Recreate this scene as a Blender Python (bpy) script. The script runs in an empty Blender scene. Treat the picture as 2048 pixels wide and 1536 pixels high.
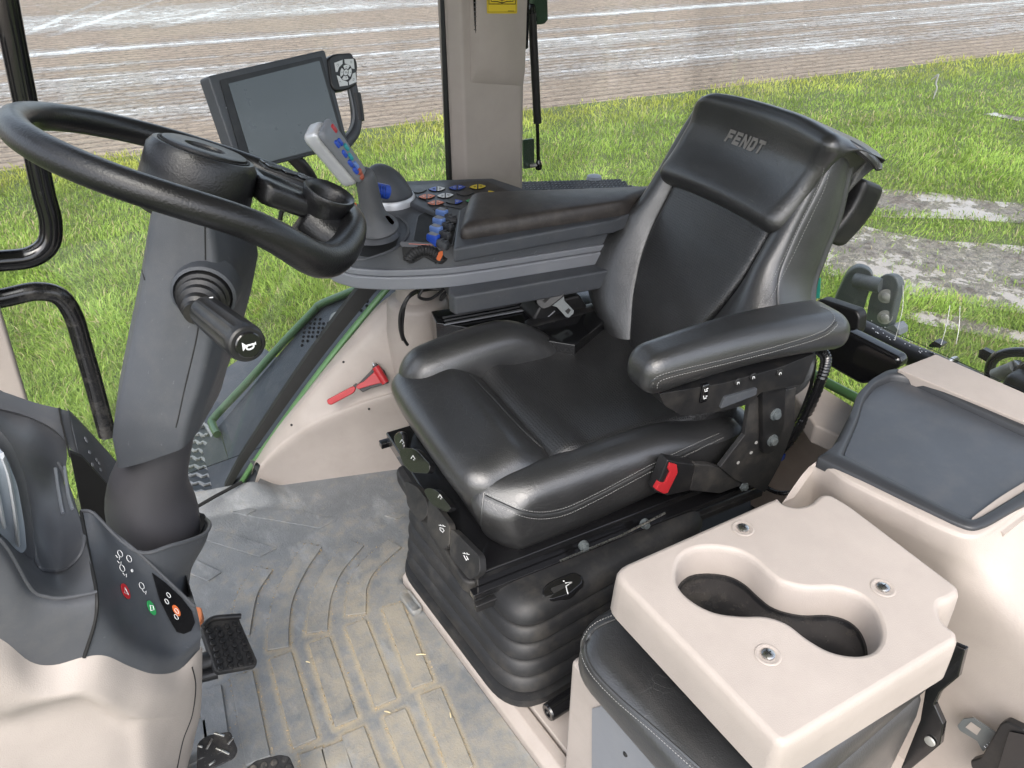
import bpy, bmesh, math, random
import numpy as np
from mathutils import Vector, Matrix
from mathutils.bvhtree import BVHTree
random.seed(7); rng = np.random.default_rng(7)
R = math.radians
SC = bpy.context.scene
COL = SC.collection

# ---------------------------------------------------------------- camera and measuring
# World axes: X towards the rear of the tractor, Y towards its right side, Z up, cab floor at z = 0.
LENS_PX, PITCH, YAW = 1538.0, R(33.6), R(34.5)
EYE = np.array([0, 0, 1.5])
_h = np.array([math.sin(YAW), math.cos(YAW), 0])
_r = np.array([math.cos(YAW), -math.sin(YAW), 0])
_d = _h * math.cos(PITCH) + np.array([0, 0, -math.sin(PITCH)])
_u = _h * math.sin(PITCH) + np.array([0, 0, math.cos(PITCH)])

def ray(px, py):
    return _d + _r * (px - 1024) / LENS_PX - _u * (py - 768) / LENS_PX
def onplane(px, py, p0, n):
    d = ray(px, py); n = np.array(n, float); p0 = np.array(p0, float)
    return EYE + d * (((p0 - EYE) @ n) / (d @ n))
def at(px, py, x=None, y=None, z=None):
    n = [1, 0, 0] if x is not None else [0, 1, 0] if y is not None else [0, 0, 1]
    v = x if x is not None else y if y is not None else z
    return onplane(px, py, np.array(n) * v, n)

class Frame:
    """a local frame (origin, three unit axes); measures like at() but in its own coordinates"""
    def __init__(s, o, a, b, c):
        s.o = np.array(o, float); s.M = np.array([np.array(q, float) / np.linalg.norm(q) for q in (a, b, c)])
    def w(s, p):
        p = np.asarray(p, float); return s.o + p @ s.M
    def l(s, p):
        return (np.asarray(p, float) - s.o) @ s.M.T
    def at(s, px, py, k, v):            # world point on local plane axis k = v
        return onplane(px, py, s.o + s.M[k] * v, s.M[k])
    def loc(s, px, py, k, v):
        return s.l(s.at(px, py, k, v))

# ---------------------------------------------------------------- geometry: (verts Nx3, faces)
def join(*gs):
    vs, fs, n = [], [], 0
    for v, f in gs:
        v = np.asarray(v, float).reshape(-1, 3); vs.append(v); fs += [tuple(i + n for i in q) for q in f]; n += len(v)
    return np.vstack(vs), fs
def xf(g, fn):
    return np.asarray(fn(np.asarray(g[0], float)), float), g[1]

_rb = {}
def _unit(n):
    if n not in _rb:
        bm = bmesh.new(); bmesh.ops.create_cube(bm, size=2.0)
        bmesh.ops.subdivide_edges(bm, edges=bm.edges[:], cuts=n, use_grid_fill=True)
        _rb[n] = (np.array([v.co[:] for v in bm.verts]), [tuple(v.index for v in f.verts) for f in bm.faces]); bm.free()
    return _rb[n]
def rbox(lo, hi, r, n=10, fn=None, frame=None):
    """box with rounded edges, optionally warped by fn in its own coordinates"""
    v, f = _unit(n); lo, hi = np.array(lo, float), np.array(hi, float)
    t = np.sin(v * np.pi / 2) * .55 + v * .45
    p = (lo + hi) / 2 + t * (hi - lo) / 2
    rr = np.minimum(r, (hi - lo) / 2 - 1e-5)
    q = np.clip(p, lo + rr, hi - rr); d = (p - q) / rr
    L = np.linalg.norm(d, axis=1, keepdims=True)
    p = q + np.where(L > 1e-9, d / np.maximum(L, 1e-9), 0) * rr
    if fn: p = fn(p.copy())
    if frame is not None: p = frame.w(p)
    return p, f
def box(lo, hi, frame=None):
    lo, hi = np.array(lo, float), np.array(hi, float)
    v = np.array([[(lo, hi)[i][0], (lo, hi)[j][1], (lo, hi)[k][2]] for i in (0, 1) for j in (0, 1) for k in (0, 1)])
    f = [(0, 1, 3, 2), (4, 6, 7, 5), (0, 4, 5, 1), (2, 3, 7, 6), (0, 2, 6, 4), (1, 5, 7, 3)]
    return (frame.w(v) if frame is not None else v), f
def catmull(pts, k=6, closed=False):
    P = np.asarray(pts, float); n = len(P); out = []
    m = n if closed else n - 1
    for i in range(m):
        if closed: a, b, c, d = P[(i - 1) % n], P[i], P[(i + 1) % n], P[(i + 2) % n]
        else: a, b, c, d = P[max(i - 1, 0)], P[i], P[i + 1], P[min(i + 2, n - 1)]
        for j in range(k):
            t = j / k
            out.append(.5 * ((2 * b) + (c - a) * t + (2 * a - 5 * b + 4 * c - d) * t * t + (3 * b - a - 3 * c + d) * t ** 3))
    if not closed: out.append(P[-1])
    return np.array(out)
def tube(pts, r, n=12, closed=False, k=0, cap=True, flat=None):
    P = np.asarray(pts, float)
    if k: 
        rr = r
        if not np.isscalar(r): rr = catmull(np.array([[q, 0, 0] for q in r]), k, closed)[:, 0]
        P = catmull(P, k, closed); r = rr
    m = len(P); r = np.full(m, r) if np.isscalar(r) else np.asarray(r, float)
    T = np.zeros_like(P)
    for i in range(m):
        a = P[(i - 1) % m] if (closed or i) else P[0]; b = P[(i + 1) % m] if (closed or i < m - 1) else P[-1]
        T[i] = (b - a) / max(np.linalg.norm(b - a), 1e-9)
    ref = np.array([0, 0, 1.]) if abs(T[0][2]) < .9 else np.array([1., 0, 0])
    N = np.cross(T[0], ref); N /= np.linalg.norm(N); vs = []
    for i in range(m):
        N = N - T[i] * (N @ T[i]); N /= np.linalg.norm(N); B = np.cross(T[i], N)
        for j in range(n):
            a = 2 * np.pi * j / n
            vs.append(P[i] + r[i] * (math.cos(a) * N + math.sin(a) * B * (flat or 1)))
    f = []
    for i in range(m if closed else m - 1):
        for j in range(n):
            i2 = (i + 1) % m; f.append((i * n + j, i * n + (j + 1) % n, i2 * n + (j + 1) % n, i2 * n + j))
    if cap and not closed:
        f.append(tuple(range(n))[::-1]); f.append(tuple((m - 1) * n + j for j in range(n)))
    return np.array(vs), f
def loft(rings, cap=True, closed=True):
    n = len(rings[0]); m = len(rings); v = np.vstack([np.asarray(r, float) for r in rings]); f = []
    for i in range(m - 1):
        for j in range(n if closed else n - 1):
            f.append((i * n + j, i * n + (j + 1) % n, (i + 1) * n + (j + 1) % n, (i + 1) * n + j))
    if cap: f.append(tuple(range(n))[::-1]); f.append(tuple((m - 1) * n + j for j in range(n)))
    return v, f
def prism(outline, depth):
    """flat outline (3D points) pushed along a vector"""
    P = np.asarray(outline, float); return loft([P, P + np.asarray(depth, float)])
def axes_of(d):
    d = np.asarray(d, float); d = d / np.linalg.norm(d)
    ref = np.array([0, 0, 1.]) if abs(d[2]) < .9 else np.array([1., 0, 0])
    a = np.cross(ref, d); a /= np.linalg.norm(a); return a, np.cross(d, a), d
def lathe(prof, o, d, n=24, cap=True):
    """profile [(radius, height)] spun round axis d from o"""
    a, b, d = axes_of(d); o = np.asarray(o, float); rings = []
    for r, h in prof:
        rings.append([o + d * h + r * (math.cos(2 * np.pi * j / n) * a + math.sin(2 * np.pi * j / n) * b) for j in range(n)])
    return loft(rings, cap)
def quadbox(c, z0, z1, r, n=16, fn=None):
    """rounded box whose plan is the quadrilateral c (four points), from z0 up to z1"""
    c = np.asarray(c, float); a, b = np.linalg.norm(c[1] - c[0]), np.linalg.norm(c[3] - c[0])
    v, f = rbox((0, 0, z0), (a, b, z1), r, n); s, t = v[:, 0:1] / a, v[:, 1:2] / b
    p = c[0] * (1 - s) * (1 - t) + c[1] * s * (1 - t) + c[2] * s * t + c[3] * (1 - s) * t
    z = v[:, 2] + (fn(s[:, 0], t[:, 0], (v[:, 2] - z0) / (z1 - z0)) if fn else 0)
    return np.column_stack([p[:, 0], p[:, 1], z]), f
def patch(grid, k=5, thick=None):
    """smooth sheet through a grid of points, given a thickness along a vector"""
    G = np.asarray(grid, float)
    G = np.array([catmull(r, k) for r in G]); G = np.array([catmull(G[:, j], k) for j in range(G.shape[1])]).transpose(1, 0, 2)
    a, b = G.shape[:2]; v = G.reshape(-1, 3)
    f = [(i * b + j, i * b + j + 1, (i + 1) * b + j + 1, (i + 1) * b + j) for i in range(a - 1) for j in range(b - 1)]
    if thick is not None:
        n = len(v); rim = [(0, j) for j in range(b)] + [(i, b - 1) for i in range(1, a)] + [(a - 1, j) for j in range(b - 2, -1, -1)] + [(i, 0) for i in range(a - 2, 0, -1)]
        rim = [i * b + j for i, j in rim]
        f = f + [tuple(i + n for i in q[::-1]) for q in f] + [(rim[(i + 1) % len(rim)], rim[i], rim[i] + n, rim[(i + 1) % len(rim)] + n) for i in range(len(rim))]
        v = np.vstack([v, v + np.asarray(thick, float)])
    return v, f
def rounded(pts, r, k=5):
    """round the corners of a closed flat outline"""
    P = [np.asarray(p, float) for p in pts]; out = []; n = len(P)
    rs = r if isinstance(r, (list, tuple)) else [r] * n
    for i in range(n):
        a, b, c = P[i - 1], P[i], P[(i + 1) % n]
        la, lc = np.linalg.norm(a - b), np.linalg.norm(c - b); q = min(rs[i], la * .48, lc * .48)
        s, e = b + (a - b) / la * q, b + (c - b) / lc * q
        for j in range(k + 1):
            t = j / k; out.append((1 - t) ** 2 * s + 2 * t * (1 - t) * b + t * t * e)
    return np.array(out)
def inset(P, d):
    """shrink a flat closed outline towards its centroid-side by d"""
    P = np.asarray(P, float); n = np.zeros(3)
    for i in range(len(P)): n += np.cross(P[i], P[(i + 1) % len(P)])
    n /= np.linalg.norm(n); out = []
    for i in range(len(P)):
        t = P[(i + 1) % len(P)] - P[i - 1]; t /= max(np.linalg.norm(t), 1e-9); out.append(P[i] + np.cross(n, t) * d)
    return np.array(out)

# ---------------------------------------------------------------- objects
BASE = {}
def put(o): COL.objects.link(o); return o
def thing(name, label, cat, loc=(0, 0, 0), group=None):
    o = bpy.data.objects.new(name, None); o.empty_display_size = .02; o.location = loc; put(o)
    o['label'] = label; o['category'] = cat
    if group: o['group'] = group
    BASE[o.name] = np.array(loc, float); return o
def obj(name, g, m, parent=None, bev=0, seg=3, sub=0, smooth=True, ang=38, uv=None, flat=False, recalc=True):
    v, f = g; v = np.asarray(v, float)
    base = BASE[parent.name] if parent is not None else np.zeros(3)
    me = bpy.data.meshes.new(name); me.from_pydata([tuple(q) for q in (v - base)], [], f)
    if uv is not None:
        L = me.uv_layers.new(name='UVMap'); uvs = np.asarray(uv(v) if callable(uv) else uv, float)
        idx = np.zeros(len(me.loops), int); me.loops.foreach_get('vertex_index', idx); L.data.foreach_set('uv', uvs[idx].ravel())
    if bev or recalc:
        bm = bmesh.new(); bm.from_mesh(me)
        if recalc: bmesh.ops.recalc_face_normals(bm, faces=bm.faces[:])
        if bev:
            ed = [e for e in bm.edges if len(e.link_faces) == 2 and e.calc_face_angle(0) > R(28)]
            if ed: bmesh.ops.bevel(bm, geom=ed, offset=bev, segments=seg, profile=.5, affect='EDGES', clamp_overlap=True)
        bm.to_mesh(me); bm.free()
    if not flat:
        me.shade_smooth() if hasattr(me, 'shade_smooth') else [setattr(p, 'use_smooth', True) for p in me.polygons]
        if ang: me.set_sharp_from_angle(angle=R(ang if not bev else 50))
    me.materials.append(m)
    o = put(bpy.data.objects.new(name, me)); BASE[o.name] = base
    if parent is not None: o.parent = parent
    if bev: 
        w = o.modifiers.new('normals', 'WEIGHTED_NORMAL'); w.keep_sharp = True
    if sub: 
        s = o.modifiers.new('smooth', 'SUBSURF'); s.levels = s.render_levels = sub
    return o
def tag(o, label, cat, group=None, kind=None):
    if label: o['label'] = label
    if cat: o['category'] = cat
    if group: o['group'] = group
    if kind: o['kind'] = kind
    return o
def struct(name, g, m, **k):
    o = obj(name, g, m, **k); o['kind'] = 'structure'; return o
class Surf:
    """rays onto built geometry, for seams, stitches and printed marks that lie on a curved surface"""
    def __init__(s, *gs):
        v, f = join(*gs); s.b = BVHTree.FromPolygons([Vector(q) for q in v], f)
    def px(s, px, py, lift=0):
        d = Vector(ray(px, py)).normalized(); h = s.b.ray_cast(Vector(EYE), d)
        if h[0] is None: return None
        n = h[1]; n = -n if n.dot(d) > 0 else n
        return np.array(h[0] + n * lift), np.array(n)
    def near(s, p, lift=0):
        h = s.b.find_nearest(Vector(p)); n = h[1]; n = -n if n.dot(Vector(EYE) - h[0]) < 0 else n; return np.array(h[0] + n * lift), np.array(n)
    def path(s, pts, lift=0, k=8):
        out = []
        for q in catmull([(a, b, 0) for a, b in pts], k):
            h = s.px(q[0], q[1], lift)
            if h: out.append(h[0])
        return np.array(out)
def dashes(P, step=.006, fill=.62, r=.0006):
    """stitches along a polyline"""
    P = np.asarray(P, float); L = np.r_[0, np.cumsum(np.linalg.norm(np.diff(P, axis=0), axis=1))]; gs = []
    s = 0
    def q(t): return np.array([np.interp(t, L, P[:, i]) for i in range(3)])
    while s + step * fill < L[-1]:
        gs.append(tube([q(s), q(s + step * fill * .5), q(s + step * fill)], [r * .6, r, r * .6], n=4)); s += step
    return join(*gs) if gs else None

# ---------------------------------------------------------------- materials
def _nodes(name):
    m = bpy.data.materials.new(name); m.use_nodes = True; nt = m.node_tree
    return m, nt, nt.nodes['Principled BSDF']
def N(nt, t, **k):
    n = nt.nodes.new(t)
    for a, b in k.items():
        if a.startswith('i_'): n.inputs[a[2:].replace('_', ' ')].default_value = b
        else: setattr(n, a, b)
    return n
def lk(nt, a, b): nt.links.new(a, b)
def sock(n, name, kind):
    for s in n.inputs:
        if s.name == name and s.type == kind: return s
def mixcol(nt, fac, a, b):
    n = N(nt, 'ShaderNodeMix', data_type='RGBA')
    for s, v in ((n.inputs[0], fac), (n.inputs[6], a), (n.inputs[7], b)):
        if hasattr(v, 'links'): lk(nt, v, s)
        elif isinstance(v, (int, float)): s.default_value = v
        else: s.default_value = (*v, 1) if len(v) == 3 else v
    return n.outputs[2]
def math_(nt, op, a, b=0., c=None):
    n = N(nt, 'ShaderNodeMath', operation=op)
    for s, v in zip(n.inputs, (a, b, c)):
        if v is None: continue
        if hasattr(v, 'links'): lk(nt, v, s)
        else: s.default_value = v
    return n.outputs[0]
def noise(nt, vec, scale, detail=4, rough=.55):
    n = N(nt, 'ShaderNodeTexNoise'); n.inputs['Scale'].default_value = scale; n.inputs['Detail'].default_value = detail; n.inputs['Roughness'].default_value = rough
    if vec is not None: lk(nt, vec, n.inputs['Vector'])
    return n.outputs[0]
def ramp(nt, fac, *stops):
    n = N(nt, 'ShaderNodeValToRGB'); e = n.color_ramp.elements
    while len(e) < len(stops): e.new(.5)
    for q, (p, c) in zip(e, stops):
        q.position = p; q.color = (c, c, c, 1) if np.isscalar(c) else (*c, 1)
    lk(nt, fac, n.inputs[0]); return n.outputs[0]
def geo_pos(nt): return N(nt, 'ShaderNodeNewGeometry').outputs['Position']
def plastic(name, col, rough=.5, grain=0, gscale=900, var=.12, vscale=9, metal=0, spec=.5, dust=0, dustcol=(.42, .37, .3), scratch=0, coat=0):
    m, nt, b = _nodes(name); p = geo_pos(nt)
    n1 = noise(nt, p, vscale, 5)
    c = mixcol(nt, ramp(nt, n1, (.3, 0.), (.7, 1.)), tuple(np.array(col) * (1 - var)), tuple(np.minimum(np.array(col) * (1 + var), 1)))
    rg = math_(nt, 'ADD', math_(nt, 'MULTIPLY', noise(nt, p, vscale * 3.3, 6), .18), rough - .09)
    if dust:
        dn = ramp(nt, noise(nt, p, vscale * 1.7, 8, .7), (.48, 0.), (.75, 1.))
        sp = ramp(nt, noise(nt, p, 260, 3), (.66, 0.), (.72, 1.))
        df = math_(nt, 'MULTIPLY', math_(nt, 'MAXIMUM', dn, math_(nt, 'MULTIPLY', sp, .8)), dust)
        c = mixcol(nt, df, c, dustcol); rg = math_(nt, 'ADD', rg, math_(nt, 'MULTIPLY', df, .35))
    if scratch:
        mp = N(nt, 'ShaderNodeMapping'); mp.inputs['Scale'].default_value = (1, 9, 2); mp.inputs['Rotation'].default_value = (.3, .5, .7); lk(nt, p, mp.inputs[0])
        sc = ramp(nt, noise(nt, mp.outputs[0], 34, 6, .65), (.66, 0.), (.70, 1.))
        c = mixcol(nt, math_(nt, 'MULTIPLY', sc, scratch), c, (.45, .45, .46))
    lk(nt, c, b.inputs['Base Color']); lk(nt, rg, b.inputs['Roughness'])
    b.inputs['Metallic'].default_value = metal; b.inputs['Specular IOR Level'].default_value = spec
    if coat: b.inputs['Coat Weight'].default_value = coat; b.inputs['Coat Roughness'].default_value = .08
    if grain:
        bp = N(nt, 'ShaderNodeBump'); bp.inputs['Strength'].default_value = grain; bp.inputs['Distance'].default_value = .001
        lk(nt, noise(nt, p, gscale, 2), bp.inputs['Height']); lk(nt, bp.outputs[0], b.inputs['Normal'])
    return m
def leather(name, col=(.017, .0172, .018), rough=.39, perf=False, wear=.25, grain=.35, creases=.5):
    m, nt, b = _nodes(name); p = geo_pos(nt)
    n1 = noise(nt, p, 7, 6, .6)
    c = mixcol(nt, ramp(nt, n1, (.35, 0.), (.7, 1.)), col, tuple(np.array(col) * 1.5 + .004))
    # fine creases from use
    v = N(nt, 'ShaderNodeTexVoronoi', feature='DISTANCE_TO_EDGE'); v.inputs['Scale'].default_value = 34
    dm = N(nt, 'ShaderNodeVectorMath', operation='ADD'); lk(nt, p, dm.inputs[0])
    nv = N(nt, 'ShaderNodeTexNoise'); nv.inputs['Scale'].default_value = 18; lk(nt, p, nv.inputs['Vector'])
    sc = N(nt, 'ShaderNodeVectorMath', operation='SCALE'); sc.inputs[3].default_value = .05; lk(nt, nv.outputs['Color'], sc.inputs[0]); lk(nt, sc.outputs[0], dm.inputs[1])
    lk(nt, dm.outputs[0], v.inputs['Vector'])
    cr = ramp(nt, v.outputs['Distance'], (0., 1.), (.022, 0.))
    cm = math_(nt, 'MULTIPLY', cr, ramp(nt, noise(nt, p, 5, 3), (.44, 0.), (.60, 1.)))
    c = mixcol(nt, math_(nt, 'MULTIPLY', cm, wear), c, (.075, .075, .072))
    g = N(nt, 'ShaderNodeTexVoronoi', feature='F1'); g.inputs['Scale'].default_value = 420; lk(nt, p, g.inputs['Vector'])
    h = math_(nt, 'ADD', math_(nt, 'MULTIPLY', g.outputs['Distance'], grain * 1.4), math_(nt, 'MULTIPLY', noise(nt, p, 150, 4), grain * 2.2))
    h = math_(nt, 'SUBTRACT', h, math_(nt, 'MULTIPLY', cm, creases))
    rg = math_(nt, 'ADD', math_(nt, 'MULTIPLY', noise(nt, p, 22, 5), .2), rough - .1)
    if perf:
        u = N(nt, 'ShaderNodeUVMap').outputs[0]; s = N(nt, 'ShaderNodeSeparateXYZ'); lk(nt, u, s.inputs[0])
        k = 2 * math.pi / .0080
        a = math_(nt, 'SINE', math_(nt, 'MULTIPLY', math_(nt, 'ADD', s.outputs[0], s.outputs[1]), k * .7071))
        d = math_(nt, 'SINE', math_(nt, 'MULTIPLY', math_(nt, 'SUBTRACT', s.outputs[0], s.outputs[1]), k * .7071))
        dots = ramp(nt, math_(nt, 'MULTIPLY', a, d), (.25, 0.), (.5, 1.))
        h = math_(nt, 'SUBTRACT', h, math_(nt, 'MULTIPLY', dots, 2.4))
        c = mixcol(nt, math_(nt, 'MULTIPLY', dots, .75), c, (.004, .004, .004))
    lk(nt, c, b.inputs['Base Color']); lk(nt, rg, b.inputs['Roughness'])
    b.inputs['Specular IOR Level'].default_value = .95
    bp = N(nt, 'ShaderNodeBump'); bp.inputs['Strength'].default_value = 1. if perf else .5; bp.inputs['Distance'].default_value = .0016 if perf else .0011
    b.inputs['Coat Weight'].default_value = .5; b.inputs['Coat Roughness'].default_value = .28
    lk(nt, h, bp.inputs['Height']); lk(nt, bp.outputs[0], b.inputs['Normal'])
    return m
def glassy(name, tint=(.97, .985, .98), refl=.05, dirt=.05, dscale=6):
    m, nt, b = _nodes(name); nt.nodes.remove(b); out = nt.nodes['Material Output']
    p = geo_pos(nt)
    tr = N(nt, 'ShaderNodeBsdfTransparent'); tr.inputs[0].default_value = (*tint, 1)
    gl = N(nt, 'ShaderNodeBsdfGlossy'); gl.inputs['Roughness'].default_value = .02
    fr = N(nt, 'ShaderNodeFresnel'); fr.inputs['IOR'].default_value = 1.45
    mx = N(nt, 'ShaderNodeMixShader'); lk(nt, math_(nt, 'MULTIPLY', fr.outputs[0], 1.0), mx.inputs[0]); lk(nt, tr.outputs[0], mx.inputs[1]); lk(nt, gl.outputs[0], mx.inputs[2])
    df = N(nt, 'ShaderNodeBsdfDiffuse'); df.inputs[0].default_value = (.75, .76, .74, 1)
    mp = N(nt, 'ShaderNodeMapping'); mp.inputs['Scale'].default_value = (1, 1, .35); lk(nt, p, mp.inputs[0])
    d1 = ramp(nt, noise(nt, mp.outputs[0], dscale, 7, .68), (.5, .12), (.78, 1.))
    d2 = ramp(nt, noise(nt, p, 150, 2), (.7, 0.), (.75, 1.))
    mx2 = N(nt, 'ShaderNodeMixShader'); lk(nt, math_(nt, 'MULTIPLY', math_(nt, 'ADD', d1, math_(nt, 'MULTIPLY', d2, .5)), dirt), mx2.inputs[0])
    lk(nt, mx.outputs[0], mx2.inputs[1]); lk(nt, df.outputs[0], mx2.inputs[2]); lk(nt, mx2.outputs[0], out.inputs['Surface'])
    return m
M = dict(
    beige=plastic('beige_moulding', (.385, .34, .307), .48, grain=.5, gscale=620, var=.06, dust=.10, dustcol=(.22, .18, .15)),
    beige2=plastic('beige_panel', (.375, .332, .302), .46, grain=.4, gscale=620, var=.06, dust=.16, dustcol=(.22, .18, .14)),
    grey=plastic('dark_grey_moulding', (.058, .063, .072), .5, grain=.3, gscale=800, var=.1, dust=.05, scratch=.12),
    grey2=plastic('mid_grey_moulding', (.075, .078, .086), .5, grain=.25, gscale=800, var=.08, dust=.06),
    silver=plastic('light_grey_band', (.19, .20, .22), .45, grain=.15, var=.06, dust=.06),
    metal_paint=plastic('silver_paint', (.58, .59, .61), .32, metal=.25, var=.05),
    black=plastic('black_plastic', (.012, .012, .013), .38, grain=.2, var=.2, dust=.05),
    gloss=plastic('black_lacquer', (.008, .008, .009), .14, var=.1, scratch=.05, coat=.5),
    matte=plastic('matt_black_rubber', (.016, .016, .017), .62, grain=.3, gscale=600, var=.2, dust=.1),
    bellow=plastic('bellows_rubber', (.012, .0125, .014), .52, grain=.25, gscale=500, var=.2, dust=.08),
    wheel=plastic('steering_wheel_skin', (.010, .010, .011), .33, grain=.5, gscale=330, var=.2, spec=.5),
    steel=plastic('bare_steel', (.55, .55, .54), .28, metal=1, var=.15, vscale=60),
    green=plastic('green_paint', (.085, .19, .075), .35, var=.08, dust=.12, coat=.2),
    dgreen=plastic('dark_green_paint', (.02, .06, .025), .35, var=.1),
    red=plastic('red_plastic', (.42, .022, .028), .38, var=.06),
    orange=plastic('orange_plastic', (.62, .14, .035), .42, var=.06),
    blue=plastic('blue_plastic', (.02, .07, .42), .35, var=.06),
    lblue=plastic('pale_blue_plastic', (.16, .27, .6), .35, var=.06),
    teal=plastic('teal_plastic', (.03, .3, .33), .35, var=.06),
    white=plastic('white_print', (.75, .76, .76), .5, var=.03),
    yellow=plastic('yellow_print', (.68, .5, .03), .45, var=.04),
    gprint=plastic('green_print', (.03, .3, .09), .45, var=.04),
    screen=plastic('switched_off_screen', (.055, .066, .066), .3, var=.04, spec=.6, coat=.8),
    leather=leather('black_leather'),
    leather2=leather('grey_black_leather', (.024, .025, .026), .42),
    perf=leather('perforated_leather', (.012, .012, .013), .39, perf=True, wear=.1, creases=.2),
    pad=plastic('armrest_vinyl', (.032, .027, .025), .48, grain=.3, gscale=600, var=.18, dust=.1),
    thread=plastic('grey_thread', (.33, .33, .32), .7, var=.05),
    logo=plastic('embossed_lettering', (.20, .19, .18), .5, var=.06),
    glass=glassy('window_glass'),
    traymat=plastic('rubber_tray_mat', (.050, .056, .066), .38, grain=.2, var=.1, dust=.06, spec=.9),
    plate=plastic('dusty_grey_plate', (.036, .042, .052), .45, var=.15, dust=.18, dustcol=(.28, .27, .25), scratch=.15),
    galv=plastic('galvanised_steel', (.36, .36, .34), .55, metal=.3, var=.18, vscale=40, dust=.25),
    hitch=plastic('hitch_grey', (.10, .115, .12), .4, var=.1, dust=.12),
    dark=plastic('dark_cavity', (.006, .006, .006), .7, var=.1),
)
EXPO = 1.6
# ---------------------------------------------------------------- camera, sky, sun
cam = bpy.data.cameras.new('camera'); cam.sensor_width = 36; cam.lens = 36 * LENS_PX / 2048; cam.clip_start = .02; cam.clip_end = 3000
co = put(bpy.data.objects.new('camera', cam)); co.location = EYE; co.rotation_euler = (R(90) - PITCH, 0, -YAW); SC.camera = co
SUN_EL, SUN_AZ = R(52), R(-142)            # bright patch of the overcast: front left of the tractor
W = bpy.data.worlds.new('World'); SC.world = W; W.use_nodes = True; nt = W.node_tree
bg = nt.nodes['Background']; bg.inputs[1].default_value = .15
sk = N(nt, 'ShaderNodeTexSky', sky_type='NISHITA'); sk.sun_disc = False; sk.sun_elevation = SUN_EL; sk.sun_rotation = SUN_AZ; sk.air_density = 1.0; sk.dust_density = 4.0; sk.ozone_density = 1
hs = N(nt, 'ShaderNodeHueSaturation'); hs.inputs['Saturation'].default_value = .55; lk(nt, sk.outputs[0], hs.inputs['Color']); lk(nt, hs.outputs[0], bg.inputs[0])
sun = bpy.data.lights.new('sun', 'SUN'); sun.energy = .5; sun.angle = R(50); sun.color = (1, .975, .94)
so = put(bpy.data.objects.new('sun', sun)); 
sd = Vector((math.sin(SUN_AZ) * math.cos(SUN_EL), math.cos(SUN_AZ) * math.cos(SUN_EL), math.sin(SUN_EL)))
so.rotation_euler = sd.to_track_quat('Z', 'Y').to_euler()
SC.view_settings.view_transform = 'Standard'; SC.view_settings.look = 'None'; SC.view_settings.exposure = EXPO; SC.view_settings.gamma = 1
SC.cycles.max_bounces = 8; SC.cycles.transparent_max_bounces = 16; SC.cycles.caustics_reflective = False; SC.cycles.caustics_refractive = False
SC.cycles.use_denoising = True

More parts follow.
